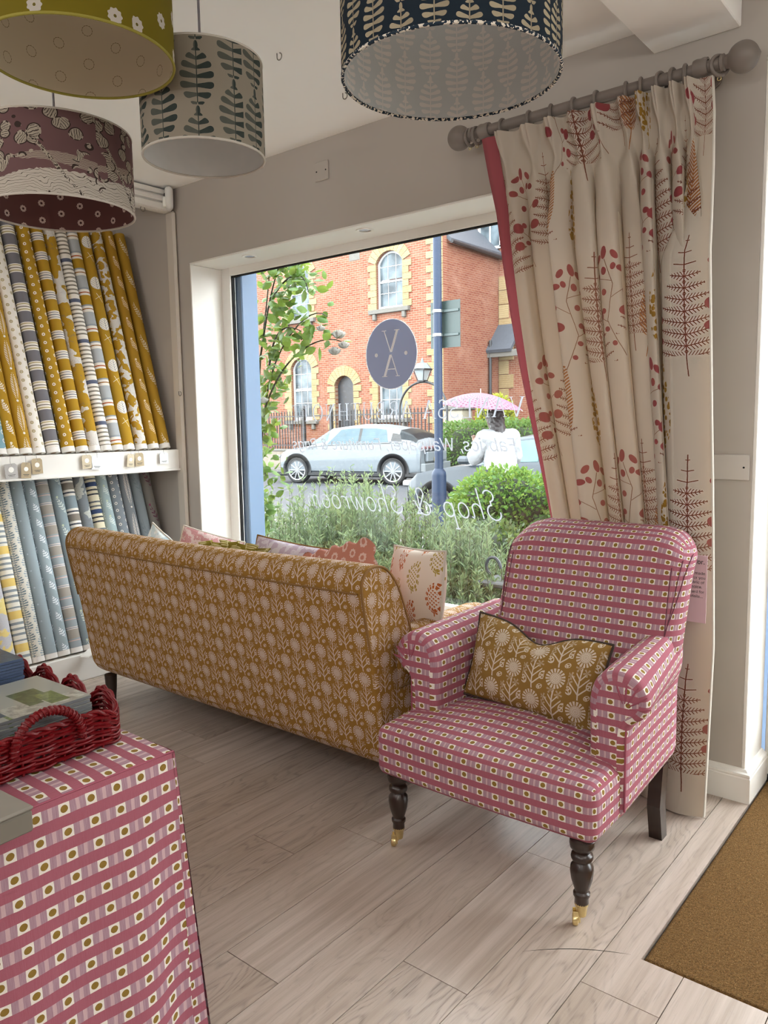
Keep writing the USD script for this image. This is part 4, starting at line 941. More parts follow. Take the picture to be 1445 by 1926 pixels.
def arm(xin, sgn):
    o = arm_outline(sgn); pr, ys = [], []
    tg = np.roll(o, -2, 0)-np.roll(o, 2, 0); NO = np.c_[tg[:, 1], -tg[:, 0]]; NO /= np.linalg.norm(NO, axis=1, keepdims=True)
    if not sg.Polygon(o).exterior.is_ccw: NO = -NO
    for y, ins in ((ARM_F, .026), (ARM_F+.004, .012), (ARM_F+.012, .004), (ARM_F+.028, 0.), (2.10, 0.), (2.20, 0.), (2.30, 0.), (2.40, 0.), (2.455, 0.)):
        q = o
        if ins: q = o-NO*ins
        q = q.copy(); w = (y-ARM_F)/(2.455-ARM_F); over = np.clip(q[:, 0]-.110, 0, None)
        q[:, 0] = q[:, 0]-over*.75*w-.028*w; up = np.clip((q[:, 1]-.50)/.18, 0, 1); q[:, 1] += up*(.026*w-.004)
        pr.append(np.c_[xin+sgn*q[:, 0], q[:, 1]]); ys.append(y)
    return loft(pr, ys, v0=.010)
AI = .258
for sgn in (-1, 1):
    part(chair, 'arm', arm(ACX+sgn*AI-(.0 if sgn > 0 else .0), sgn), check_m)
    # pleats gathered under the scroll
    for k, a in enumerate((1.2, 1.65, 2.1, 2.55, 3.0)):
        pts = [(ACX+sgn*(AI+.104+math.cos(a)*-r_*1.2), ARM_F-.0012+.006*(r_/.062)**4, .578+math.sin(a)*r_*1.25) for r_ in np.linspace(.012, .060, 8)]
        part(chair, 'pleat', tube(pts, [.0010, .0018, .0026, .003, .0032, .003, .0024, .0012], 6), pinkpipe_m)
    # front seam piping down the outer corner of the arm
    part(chair, 'piping', tube([(ACX+sgn*(AI+.105), ARM_F+.010, z) for z in np.linspace(.282, .528, 10)], .0032, 6), pinkpipe_m)
part(chair, 'back_panel', xf(rbox(.625, .04, .40, .012, 6, 3), 0, (ACX, 2.430, .445)), check_m)
# thin dark tubes stand for the shade in the shoulder creases
crease_shade_m = plain('crease', '#5e2f3c', .9)
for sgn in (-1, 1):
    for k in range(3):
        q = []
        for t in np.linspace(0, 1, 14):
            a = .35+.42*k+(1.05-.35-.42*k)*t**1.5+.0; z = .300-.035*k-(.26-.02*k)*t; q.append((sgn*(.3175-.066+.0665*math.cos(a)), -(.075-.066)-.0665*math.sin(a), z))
        v = back_def(np.array(q)); part(chair, 'crease', tube(v+[ACX+.056, 2.270, .668], .0014, 6), crease_shade_m)
# turned front legs on brass castors, raked back legs
def turned_leg(x, y):
    p = [(0, .060), (.017, .060), (.019, .066), (.0185, .082), (.0225, .088), (.0225, .096), (.018, .101), (.0215, .112), (.0285, .135), (.0315, .158), (.030, .172), (.0215, .182), (.0205, .187), (.028, .191), (.030, .198), (.028, .206), (.0215, .211), (.0225, .216), (.032, .224), (.034, .235), (.033, .246), (.026, .252), (0, .252)]
    return lathe(p, 28, (x, y, 0))
for i, (x, y) in enumerate(((-1.470, 1.850), (-.838, 1.838))):
    lg = part(chair, 'leg', turned_leg(x, y), wood_dark, 40)
    cs = part(chair, 'castor', lathe([(0, .030), (.0125, .030), (.0135, .034), (.0165, .058), (.0190, .062), (.0190, .068), (0, .068)], 20, (x, y, 0)), brass, label='brass castor')
    wh = lathe([(0, -.008), (.013, -.008), (.0165, -.006), (.0175, 0), (.0165, .006), (.013, .008), (0, .008)], 20); wh.apply_transform(trimesh.transformations.rotation_matrix(PI/2, [0, 1, 0])); wh.apply_transform(trimesh.transformations.rotation_matrix(.5, [0, 0, 1])); wh.apply_translation([x-.014, y-.008, .0177])
    part(cs, 'wheel', wh, brass)
    part(cs, 'fork', boxes(xf(box(-.016, .004, -.0115, -.0085, .013, .044, .001), .5, (x-.006, y-.003, 0)), xf(box(-.016, .004, .0085, .0115, .013, .044, .001), .5, (x-.006, y-.003, 0))), brass)
for x in (-1.452, -.838):
    q = np.array([(2.395, .25), (2.375, .12), (2.40, 0), (2.445, 0), (2.425, .12), (2.445, .25)]); q[:, 0] -= .01
    part(chair, 'leg', extr(sg.Polygon(q), .042, 'x', x-.021), wood_dark, 20)
# cushion on the chair: lumbar, dented in the middle
put_cushion('mustard sunflower cushion with dark piping leaning on the armchair back', dict(w=.475, h=.275, t=.15, ear=.05, dent=.05), sun2_m, darkpipe_m, (-1.150, 2.150, .566), .0, -.30, .07, .0045, 'lumbar_cushion')
# price card hanging at the right of the chair
card_m = plain('card_mauve', '#cdb3b8', .75)
cd = thing('info_card', 'pale mauve printed card hanging on the curtain beside the armchair', 'card', (-.80, 2.56, .80))
part(cd, 'card', box(-.895, -.752, 2.560, 2.562, .690, .912, .0), card_m, False)
def line(txt, h, xr, z, bold=False):
    m = meshkit.text_mesh(txt, h, .0006, bold); w = m.bounds[1, 0]; m.apply_transform(trimesh.transformations.rotation_matrix(PI/2, [1, 0, 0])); m.apply_translation([xr-w+.040, 2.5598, z+.012]); return m
for i, (tx, hh, z, xr, bo) in enumerate((('for.', .014, .872, -.800, True), ('be made', .009, .837, -.798, False), ('ally for you', .009, .822, -.797, False), ('e fabric of', .009, .807, -.799, False), ('ur choice.', .009, .792, -.806, False), ('swatchcard for', .009, .776, -.799, False), ('re details...', .009, .761, -.803, False))):
    part(cd, 'words', line(tx, hh, xr, z, bo), ink, False)
part(cd, 'hole', lathe([(0, -.0004), (.004, -.0004), (.004, .0004), (0, .0004)], 12).apply_transform(trimesh.transformations.rotation_matrix(PI/2, [1, 0, 0])).apply_translation([-.815, 2.5597, .722]), dark_gap)
# ================================================================== CURTAIN, POLE AND RINGS
PY = 2.715
pole_m = plain('pole_paint', '#766d66', .45, var=.08, vscale=25)
def along_x(m, x, y, z): return xf(xf(m, ry=PI/2), loc=(x, y, z))
pole = thing('curtain_pole', 'taupe wooden curtain pole with ball finials above the window', 'curtain pole', (-1.25, PY, 2.474))
part(pole, 'rod', tube([(-1.745, PY, 2.474), (-.795, PY, 2.470)], .0195, 20), pole_m)
fin = [(0, -.052)]+[(.047*math.sin(a), -.047*math.cos(a)) for a in np.linspace(.35, PI-.55, 16)]+[(.022, .043), (.020, .052), (.026, .056), (.026, .066), (.0195, .070), (0, .070)]
finl = lathe(fin, 32)
part(pole, 'finial', along_x(finl, -1.795, PY, 2.474), pole_m, 40)
part(pole, 'finial', xf(xf(finl, ry=-PI/2), loc=(-.735, PY, 2.470)), pole_m, 40)
for x in (-1.675, -.862):
    part(pole, 'bracket', boxes(along_x(lathe([(.0197, -.022), (.027, -.022), (.029, -.012), (.027, 0), (.029, .012), (.027, .022), (.0197, .022), (.0197, -.022)], 24), x, PY, 2.473), tube([(x, PY+.022, 2.473), (x, WY-.012, 2.473)], .012, 14), along_x(lathe([(0, 0), (.034, 0), (.034, .010), (.02, .014), (0, .014)], 20), 0, 0, 0).apply_transform(trimesh.transformations.rotation_matrix(PI/2, [0, 0, 1])).apply_translation([x, WY-.0148, 2.473])), pole_m, 40)
RX = [-1.745, -1.712, -1.595, -1.482, -1.393, -1.303, -1.218, -1.112, -1.060, -.992, -.952, -.912, -.806]
rngc = np.random.default_rng(5)
for i, x in enumerate(RX):
    a = np.linspace(0, 2*PI, 27)[:-1]; R_ = .030; tl = rngc.uniform(-.25, .25) if i < 12 else .7
    p = np.c_[R_*np.cos(a)*math.sin(tl), R_*np.cos(a)*math.cos(tl), R_*np.sin(a)]+[x, PY, 2.4645 if i else 2.4645]
    rg = part(pole, 'ring', tube(p, .0062, 8, closed=True), pole_m)
    part(rg, 'eye', tube(np.c_[.006*np.cos(a)+x, 0*a+PY, .006*np.sin(a)+2.4645-R_-.009], .0014, 5, closed=True), brass)

def curtain_print(g, u, v):
    u, v = wob(g, u, v, .0025, 14.); u, v = wob(g, u, v, .0007, 120.)
    base = C('#e3dacb'); RED, BERRY, GOLD, BRZ, STEM = C('#7a3c36'), C('#a64a57'), C('#a7812f'), C('#b4723f'), C('#8d6a5c')
    pu, pv = .56, .70
    def fern(du, dv, k=1.):
        x, y, i, j = cells(g, u, v, pu, pv, .5, du, dv); x = x*(1/k)-(y*y)*.12; y = y*(1/k); ax = x.abs()
        stem = both(ax < .0014, y > -.235, y < .165)
        w = (.165-y)*.36; on = both(y > -.175, y < .165, ax < w)
        t = ((y-ax*.20+ax*ax*-1.2)*(1/.033)); f = t.fract()-.5; d = f.abs()*.033
        pin = both(d < .0014, on)
        bl = (1-ax/w.max(.001))*.014+.003
        barb = both(d < bl, ((ax-d*.7)*(1/.0090)).fract() < .30, on, y < .07)
        return either(stem, pin, barb)
    def berries(du, dv, fl=1.):
        x, y, i, j = cells(g, u, v, pu, pv, .5, du, dv); x = x*(fl*.9); y = y*.9
        stem = either(seg(x, y, -.035, -.17, .012, -.06, .0012), seg(x, y, .012, -.06, -.012, .05, .0012), seg(x, y, -.012, .05, .01, .13, .0012), seg(x, y, .008, -.065, .045, -.045, .0010), seg(x, y, -.005, .01, -.042, .035, .0010), seg(x, y, -.010, .06, .04, .075, .001))
        es = [(.012, .150, .010, .020, .2), (-.022, .140, .009, .016, -.6), (.036, .132, .009, .016, .7), (-.040, .098, .015, .010, .2), (.048, .080, .014, .011, 0.), (.016, .095, .010, .012, 0), (-.016, .105, .008, .011, .3), (-.058, .035, .017, .012, -.5), (.020, .030, .010, .010, 0), (.050, -.040, .020, .017, .3), (.026, -.028, .010, .009, 0), (-.045, -.030, .020, .015, -.2), (.052, -.100, .019, .014, -.2), (.016, -.085, .010, .008, 0), (-.006, -.130, .008, .008, 0)]
        return stem, either(*[ell(x, y, *e) < 1. for e in es])
    def goldtree(du, dv):
        x, y, i, j = cells(g, u, v, pu, pv, .5, du, dv)
        d = g.node('voronoi_texture', {'vector': g.vec(x+i*3.1, y*.8+j*1.7, 0.), 'scale': 68.0, 'randomness': .85}, 'distance')
        h = (y+.14)*(1/.30); env = (h*(1-h)).max(0.).sqrt()*.095*(1.2-h*.75)
        tri = both(x.abs() < env, h > 0., h < 1.)
        return either(both(tri, d < .50), both((x-y*.05).abs() < .0012, y > -.19, y < .1))
    def feather(du, dv):
        x, y, i, j = cells(g, u, v, pu, pv, .5, du, dv); x, y = rot(x, y, -.18); ax = x.abs(); h = (y+.13)*(1/.27)
        env = (h*(1-h)).max(0.).sqrt()*.085*(1.25-h*.8); t = ((y-ax*1.1)*(1/.013)).fract()
        return either(both(ax < env, t < .56, h > 0., h < 1.), both(ax < .0012, y > -.2, y < .12))
    f1, f2 = fern(.0, .0, 1.12), fern(.30, .28, 1.0); s1, b1 = berries(.155, .03); s2, b2 = berries(.43, .34, -1.)
    gt = goldtree(.09, .36); fe = feather(.225, .34)
    c = g.mix(base, BRZ, fe); c = g.mix(c, GOLD, gt); c = g.mix(c, STEM, s1.max(s2)); c = g.mix(c, RED, f1.max(f2)); return g.mix(c, BERRY, b1.max(b2))
curt_m = cloth('curtain_print', curtain_print, trans=.22, bump=.12, tcol=C('#d9b183'), k=.74)
pink_lining = plain('curtain_pink_edge', '#a3525a', .85, trans=.25)
PX_ = [-1.600, -1.482, -1.388, -1.298, -1.208, -1.110, -1.055, -.998, -.940, -.893]     # pinch pleats
zk = [0, .6, .99, 1.172, 1.335, 1.54, 1.744, 1.948, 2.15, 2.273, 2.44]
xl = [-1.22, -1.285, -1.350, -1.386, -1.420, -1.462, -1.500, -1.533, -1.560, -1.587, -1.618]
xr = [-.757, -.745, -.758, -.765, -.772, -.780, -.788, -.796, -.806, -.815, -.826]
N = len(PX_)
def left(z): return np.interp(z, zk, xl)
def right(z): return np.interp(z, zk, xr)
rr_fix = None
phase = []           # cloth parameter: pleat i sits at p = i + .5, flats between; last panel p in (N, N+1)
ns = 44*N+40; Pp = np.linspace(0, N+.9, ns); Zz = np.r_[np.linspace(0.006, 2.0, 90), np.linspace(2.02, 2.437, 50)]
top_c = np.r_[-1.625, [(a+b)/2 for a, b in zip(PX_[:-1], PX_[1:])], -.862]          # flat centres between the pleats
knots_p = []; knots_x = []
for i in range(N): knots_p += [i, i+.5]; knots_x += [top_c[i], PX_[i]]
knots_p += [N, N+.9]; knots_x += [top_c[N], -.826]
XT = np.interp(Pp, knots_p, knots_x)
w_top = (XT-XT[0])/(XT[-1]-XT[0])
amp_i = np.array([.052, .046, .05, .044, .05, .046, .05, .052, .05, .05])
rr_ = np.random.default_rng(3).uniform(-1, 1, (N, 4))
rr_[0, 1] = .4
P = np.zeros((ns, len(Zz), 3)); U_ = np.zeros((ns, len(Zz)))
for k, z in enumerate(Zz):
    i = np.clip(Pp.astype(int), 0, N-1); f = Pp-i-.5; live = (Pp < N)
    pin = math.exp(-((z-2.305)/.040)**2); below = np.clip((2.30-z)/.25, 0, 1); above = np.clip((z-2.31)/.11, 0, 1)
    c = np.cos(np.clip(f, -.5, .5)*2*PI)*.5+.5
    ex = .46+8.*pin+.6*above+.15*(1-below)
    A = 1.5*amp_i[i]*(.70*below+.34+.42*above)*(1-.30*pin)*(1+.30*rr_[i, 0]*below)
    y = -A*c**ex
    y += .014*np.exp(-(f/.06)**2)*above
    # the folds lean over sideways, so that one edge of each hides the gap beside it
    dx = .026*below*np.where(rr_[i, 1] > -.3, 1, -1)*c**1.3+.010*below*np.sin(f*2*PI)*(1+.4*rr_[i, 2])*(1+.6*np.sin(z*2.1+rr_[i, 3]*3))
    lz, rz_ = left(z), right(z); x = lz+w_top*(rz_-lz)+np.where(live, dx, 0)
    # the right-hand panel hangs nearly flat and stays wide
    pl = np.clip((Pp-(N-.30))/1.2, 0, 1); low = np.clip((2.33-z)/.45, 0, 1); wpan = .085+.075*low+.012*np.clip((.7-z)/.7, 0, 1)
    xp = rz_-wpan*(1-pl); bl = np.clip((Pp-(N-.42))/.12, 0, 1)*low; x = x*(1-bl)+xp*bl
    y = y*(1-bl)+bl*(-.085-.012*np.sin(pl*PI)+.030*(1-pl)**6-.020*np.clip((.8-z)/.8, 0, 1)*np.sin(pl*PI*.9))
    y += .008*np.sin(z*3+Pp*1.3)*below*(~(Pp > N))
    if z > 2.30: y += 0
    P[:, k] = np.c_[x, PY-.012+y, np.full(ns, z)]
    U_[:, k] = 0
P[:, -1, 2] += .0
kk = int(np.argmin(np.abs(Zz-1.6))); d = np.linalg.norm(np.diff(P[:, kk], axis=0), axis=1); uu = np.r_[0, np.cumsum(d)]*.86; uu = uu-np.interp(N+.34, Pp, uu)+.28+.56*6
UV = np.stack(np.broadcast_arrays(uu[:, None], Zz[None]), -1)
cur = thing('curtain', 'cream pinch-pleated curtain printed with ferns and berries, right of the window', 'curtain', (-1.1, PY, 0))
part(cur, 'cloth', sheet(P, UV), curt_m)
# contrast edge turned back on the window side, hem edge on the right
E_ = np.stack([np.stack([P[0, :, 0]+a, P[0, :, 1]+b, P[0, :, 2]], -1) for a, b in ((.004, -.006), (-.030, -.016), (-.060, -.010), (-.052, .035))], 0)
sc = np.interp(Zz, [0, 1., 2.44], [.35, .42, 1.0])
E_[1:, :, 0] = P[0, :, 0]+(E_[1:, :, 0]-P[0, :, 0])*sc
part(cur, 'leading_edge', sheet(E_, np.zeros(E_.shape[:2]+(2,))), pink_lining, label='plain pink turned-back edge')
H_ = np.stack([P[-1]+np.array([0, -.0015, 0]), P[-1]+np.array([.004, -.001, 0]), P[-1]+np.array([.005, .012, 0])], 0)
part(cur, 'side_hem', sheet(H_, np.zeros(H_.shape[:2]+(2,))), plain('hem_cream', '#cbc4b8', .85))
bk = P.copy()[::2]; bk[:, :, 1] += .007
part(cur, 'lining', sheet(bk, np.zeros(bk.shape[:2]+(2,)), True), plain('lining_cream', '#e6dccb', .9, trans=.4))

# ================================================================== TABLE, CLOTH, BASKET
TZ, TX, TY = .70, -1.297, .898
TX0, TY0 = -2.35, -.45
tb = thing('display_table', 'display table hidden under the pink checked cloth', 'table', (-1.8, .2, 0))
part(tb, 'top', box(TX0+.01, TX-.012, TY0+.01, TY-.012, TZ-.035, TZ-.004, .004), wood_dark, False)
for x in (TX0+.06, TX-.07):
    for y in (TY0+.06, TY-.07): part(tb, 'leg', box(x-.025, x+.025, y-.025, y+.025, 0, TZ-.036, .004), wood_dark, False)
tc = thing('tablecloth', 'pink checked cloth with olive spots draped over the table at the lower left', 'tablecloth', (-1.8, .2, TZ))
check2_m = cloth('pink_check_tablecloth', lambda g, u, v: check(g, u, v, .0525, .0435), k=.78)
gx, gy = np.meshgrid(np.linspace(TX0, TX, 40), np.linspace(TY0, TY, 40), indexing='ij')
gz = TZ-.0035*np.clip((gx-(TX-.012))/.012, 0, 1)-.002*np.clip((gy-(TY-.012))/.012, 0, 1)+.0008*np.sin(gx*31+gy*17)
part(tc, 'top', sheet(np.stack([gx, gy, gz], -1), np.stack([TX-gx+.012, gy], -1)), check2_m)
def drape(axis, a0, a1, out, n=150, m=60):
    """hanging side: a runs along the edge, d down"""
    a = np.linspace(a0, a1, n); d = np.linspace(0, TZ-.03, m); A, D = np.meshgrid(a, d, indexing='ij'); t = D/(TZ-.03)
    wv = (.020*np.sin(A*11.+.6)+.012*np.sin(A*23.+1.9)+.010*np.sin(A*6.1+3.))*t**.8
    o = .006+.022*t+wv*1.15-.004*np.exp(-D/.01)
    return A, D, t, o
A, D, t_, o = drape('y', TY0, TY, 1)
edge = np.exp(-((TY-A)/.05)**2); o = o*(1-edge)+edge*(.004+.006*t_)
X_ = TX+o; Y_ = A+.013*t_*edge; part(tc, 'side', sheet(np.stack([X_, Y_, TZ-.004-D], -1), np.stack([A, -D+.008*np.sin(A*9)*t_], -1)), check2_m)
A, D, t_, o = drape('x', TX0, TX, 1); edge = np.exp(-((TX-A)/.10)**2)
o = o*(1-edge)+edge*(.004+.058*t_); Yb = TY+o
part(tc, 'side', sheet(np.stack([A+.004*t_, Yb, TZ-.004-D], -1), np.stack([A+.02, -D], -1), True), check2_m)
part(tc, 'side', box(TX0-.004, TX0, TY0, TY, .03, TZ-.003), check2_m, False); part(tc, 'side', box(TX0, TX, TY0-.004, TY0, .03, TZ-.003), check2_m, False)
part(tc, 'seam', tube([(TX+.001, TY0, TZ-.003), (TX+.001, TY, TZ-.003)], .0022, 6), pinkpipe_m)
part(tc, 'corner_fold', sheet(np.stack([np.stack([np.full(30, TX+.004)+k*.002, TY+.013*np.linspace(0, 1, 30)+k*.042*np.linspace(0, 1, 30)-.004*math.sin(k*PI), TZ-.005-np.linspace(0, TZ-.03, 30)], -1) for k in np.linspace(0, 1, 5)], 0), np.stack(np.broadcast_arrays(np.linspace(0, .05, 5)[:, None], -np.linspace(0, TZ, 30)[None]), -1)), check2_m)
# grey-brown box lying over the table edge at the left
bx = thing('card_box', 'flat grey brown card box jutting over the table edge at the left', 'box', (-1.30, .44, TZ))
card_bx = plain('box_card', '#6d675c', .8, var=.06, vscale=12)
part(bx, 'body', xf(box(-.12, .12, -.16, .16, 0, .036, .003), .06, (-1.318, .398, TZ+.0012)), card_bx, False)
part(bx, 'lid', xf(box(-.122, .122, -.162, .162, .0365, .044, .003), .06, (-1.318, .398, TZ+.0012)), plain('box_lid', '#7d776d', .7), False)

# ---- red wicker tray with scalloped far side and a cane handle
red_m = plain('red_wicker', '#65040b', .38, var=.35, vscale=60, coat=.0, spec=.35, bump=.3, bscale=300.)
BX1, BY1, BX0, BY0, BH = -1.415, .862, -2.02, .12, .062
bas = thing('wicker_basket', 'dark red wicker tray with scalloped rim on the checked tablecloth', 'basket', (-1.72, .5, TZ))
part(bas, 'base', box(BX0+.01, BX1-.01, BY0+.01, BY1-.01, TZ+.002, TZ+.010, .003), red_m, False)
def rpath(off, n):
    p = sg.box(BX0, BY0, BX1, BY1).buffer(-.035).buffer(.035+off, quad_segs=8).exterior; L = p.length
    return np.array([p.interpolate(k/n*L).coords[0] for k in range(n)]), L
def rim_h(x, y):
    """height of the rim: scallops on the far and left sides, a dip for the handles on the long sides"""
    far = np.clip((y-(BY1-.06))/.05, 0, 1); lf = np.clip(((BX0+.06)-x)/.05, 0, 1); lo = np.maximum(far, lf)
    return .078*(1-lo)+lo*(.058+.042*np.abs(np.sin((np.where(far >= lf, x-BX1, y-BY1)+.004)/.125*PI)))
stakes = []
base_pts, L = rpath(0., 64)
for q in base_pts:
    stakes.append(tube([(q[0], q[1], TZ+.004), (q[0], q[1], TZ+float(rim_h(*q)))], .0030, 6))
part(bas, 'stakes', boxes(*stakes), red_m, 40, kind='stuff')
wv = []; n = 64*5; rows = 15
for r_ in range(rows):
    pts, _ = rpath(0., n); nr = np.roll(pts, -1, 0)-np.roll(pts, 1, 0); nr = np.c_[nr[:, 1], -nr[:, 0]]; nr /= np.linalg.norm(nr, axis=1, keepdims=True)
    ph = (np.arange(n)/5.0+.0)*PI+r_*PI; off = .0052*np.cos(ph)[:, None]*nr
    hh = np.array([float(rim_h(*q)) for q in pts]); z = TZ+.008+(hh-.012)*(r_/(rows-1))
    wv.append(tube(np.c_[pts+off, z+.0012*np.sin(ph*.5)], .0034, 5, closed=True))
part(bas, 'weave', boxes(*wv), red_m, 50, kind='stuff')
for k in (0, 1):
    pts, _ = rpath(0., n); s_ = np.arange(n)/n*2*PI*46+k*PI; hh = np.array([float(rim_h(*q)) for q in pts])
    part(bas, 'rim', tube(np.c_[pts[:, 0]+.004*np.cos(s_), pts[:, 1]+.004*np.sin(s_)*.3, TZ+hh+.002+.0035*np.sin(s_)], .0042, 6, closed=True), red_m, 50)
for xx in (BX1, BX0):
    h = curve([(xx, .632, TZ+0.043), (xx, .636, TZ+0.073), (xx, .655, TZ+0.100), (xx, .700, TZ+0.116), (xx, .742, TZ+0.101), (xx, .762, TZ+0.076), (xx, .766, TZ+0.043)], 60); h[:, 0] += (.007 if xx == BX1 else -.007)
    hd = part(bas, 'handle', tube(h, .0075, 10), red_m)
    s_ = np.linspace(0, 2*PI*26, 420); hp = np.array([np.interp(np.linspace(0, 59, 420), np.arange(60), h[:, k]) for k in range(3)]).T
    tg = np.gradient(hp, axis=0); tg /= np.linalg.norm(tg, axis=1, keepdims=True); nb = np.cross(tg, [1, 0, 0])
    part(hd, 'binding', tube(hp+.0078*(np.cos(s_)[:, None]*np.array([1, 0, 0])+np.sin(s_)[:, None]*nb), .0024, 5), red_m)
# ---- magazines: two stacks in the tray
page_m = plain('magazine_pages', '#8d8f90', .7)
def cover(name, cols, seed):
    g = G(); u, v = g.uv(); c = cols[0]
    rr = np.random.default_rng(seed)
    for k in range(6):
        x0, y0 = rr.uniform(-.1, .06), rr.uniform(-.14, .08); w, h = rr.uniform(.03, .10), rr.uniform(.03, .11)
        n = g.noise(g.vec(u, v, float(k)), 60., 3, .6); cc = cols[1+k % (len(cols)-1)]
        c = g.mix(c, g.mix(cc, tuple(np.array(cc)*.55), g.step(n, .4, .6)), both(band(u, x0, x0+w), band(v, y0, y0+h)))
    return finish(g, name, c, .3, coat=.3)
CS = .62
cov_a = cover('cover_green_white', [C('#a8aaa2'), C('#7d8f4e'), C('#3c4f63'), C('#c3c2b8'), C('#5f7048'), C('#d0cfc6')], 4)
cov_b = cover('cover_blue', [C('#5f7388'), C('#8a9aa8'), C('#3c526e'), C('#4f7a86'), C('#8fa07a')], 9)
spine_b = plain('magazine_blue_edge', '#46597c', .5); spine_a = plain('magazine_grey_edge', '#777a7c', .5)
CS = 1.0
def magazine(x, y, z, rz, w, l, th, cov, edge, label, group):
    t = thing('magazine', label, 'magazine', (x, y, z), group)
    part(t, 'pages', xf(box(-w/2+.002, w/2-.0025, -l/2+.002, l/2-.0025, .0006, th-.0008), rz, (x, y, z)), page_m, False)
    part(t, 'spine', xf(box(w/2-.0022, w/2, -l/2, l/2, 0, th-.0006, .0005), rz, (x, y, z)), edge, False)
    g_ = np.array([[-w/2, -l/2], [w/2, -l/2], [w/2, l/2], [-w/2, l/2]]); v = np.vstack([np.c_[g_, np.full(4, th-.0008)], np.c_[g_, np.full(4, th)]])
    f = [[4, 5, 6], [4, 6, 7], [0, 2, 1], [0, 3, 2]]+[q for i in range(4) for q in ([i, (i+1) % 4, 4+(i+1) % 4], [i, 4+(i+1) % 4, 4+i])]
    part(t, 'cover', xf((v, np.array(f), np.vstack([g_, g_])), rz, (x, y, z)), cov, False)
N1, N2 = 13, 20
for i in range(N1):
    z = TZ+.0115+i*.0074; rj = np.random.default_rng(100+i).uniform(-1, 1, 3)
    lab = 'grey and green magazine on top of the right-hand stack in the red tray' if i == N1-1 else 'magazine in the right-hand stack in the red tray, below the green-covered one'
    magazine(-1.553+rj[0]*.002, .668+rj[1]*.002, z, .02+rj[2]*.006, .215, .285, .0070, cov_a, spine_a, lab, None if i == N1-1 else 'magazines of the right-hand stack')
for i in range(N2):
    z = TZ+.0115+i*.0066; rj = np.random.default_rng(200+i).uniform(-1, 1, 3)
    lab = 'blue magazine on top of the left-hand stack in the red tray' if i == N2-1 else 'magazine in the left-hand stack in the red tray, below the blue-covered one'
    magazine(-1.815+rj[0]*.002, .66+rj[1]*.002, z, -.03+rj[2]*.006, .215, .285, .0062, cov_b, spine_b, lab, None if i == N2-1 else 'magazines of the left-hand stack')
# ================================================================== THE STREET
GZ = -.22
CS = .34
def brick_mat(name, a, b, mortar, ax='x', bw=.225, rh=.075):
    g = G(); x, y, z = g.xyz(g.wpos()); v = g.vec(x if ax == 'x' else y, z, 0.)
    br = g.node('brick_texture', {'vector': v, 'color1': a, 'color2': b, 'mortar': mortar, 'scale': 1.0, 'mortar_size': .008, 'brick_width': bw, 'row_height': rh, 'bias': 0.0}, 'color')
    n = g.noise(g.wpos(), 1.1, 4, .6); m = g.noise(g.wpos(), 9., 3)
    c = g.mix(br, C('#d3a58f'), g.step(n, .5, .75)*.45); c = g.mix(c, C('#7c3a26'), g.step(m, .58, .8)*.35)
    return finish(g, name, c, .9, spec=.2)
red_x = brick_mat('red_brick', C('#a9604a'), C('#bd7c62'), C('#c4a792'))
red_y = brick_mat('red_brick_side', C('#9f5844'), C('#b27258'), C('#b59480'), 'y')
def yellow_brick():
    g = G(); x, y, z = g.xyz(g.wpos()); r = g.rand(); t = (z/.075).fract(); n = g.noise(g.wpos(), 12., 3)
    c = g.mix(g.mix(C('#d3b886'), C('#c2a06c'), r), C('#e2d0a8'), n*.6); c = g.mix(c, C('#a08468'), (t < .15)*.75)
    return finish(g, 'yellow_brick', c, .9, spec=.2)
yel = yellow_brick()
stone = plain('window_stone', '#8f8b84', .9, var=.15, vscale=6)
slate = plain('roof_slate', '#5d6470', .7, var=.2, vscale=9)
dark_door = plain('house_door', '#3a3a40', .5)
sash_w = plain('sash_white', '#eef1f2', .5)
def far_glass():
    g = G(); n = g.noise(g.wpos(), 1.7, 2)
    return finish(g, 'house_pane', g.mix(C('#4f5a62'), C('#9fb0ba'), g.step(n, .35, .7)), .15, spec=.25)
hglass = far_glass()
HY = 21.5
house = thing('brick_house', 'red brick house with yellow brick trim and white sash windows across the street', 'house', (-19., HY+2, GZ))
HX1 = -14.93
fr = sg.Polygon([(-30, GZ), (HX1, GZ), (HX1, 7.45), (-17.3, 9.6), (-30, 9.6)])
OPEN = {'A': (-17.72, -16.52, 5.32, 6.86, .40), 'B': (-22.12, -20.96, 5.36, 7.00, .40), 'C': (-22.08, -20.94, 1.55, 3.50, .42), 'D': (-17.72, -16.58, 1.55, 3.50, .42), 'E': (-19.80, -18.84, GZ, 2.78, .36)}
def arched(x0, x1, z0, z1, rise, n=14):
    c = (x0+x1)/2; h = (x1-x0)/2; R_ = (h*h+rise*rise)/(2*rise); a0 = math.asin(h/R_); a = np.linspace(a0, -a0, n)
    return sg.Polygon([(x0, z0), (x1, z0)]+[(c+R_*math.sin(t), z1+rise-R_+R_*math.cos(t)) for t in a]), c, R_, a0, z1+rise-R_
for k, o in OPEN.items(): fr = fr.difference(arched(*o)[0])
part(house, 'front_wall', extr(fr, .30, 'y', HY), red_x, False)
part(house, 'side_wall', box(HX1-.3, HX1, HY+.301, 25.1, GZ, 7.25), red_y, False)
part(house, 'roof', extr(sg.Polygon([(HX1+.18, 7.20), (HX1+.18, 7.36), (-17.3, 9.75), (-17.3, 9.58)]), 3.3, 'y', HY+.3), slate, False)
part(house, 'gutter', tube([(HX1+.20, HY+.3, 7.26), (HX1+.20, 25.1, 7.20)], .07, 8), plain('cast_iron', '#2e3036', .5))
part(house, 'rear_wall', box(-20, 16, 25.1, 25.4, GZ, 12.5), red_x, False)
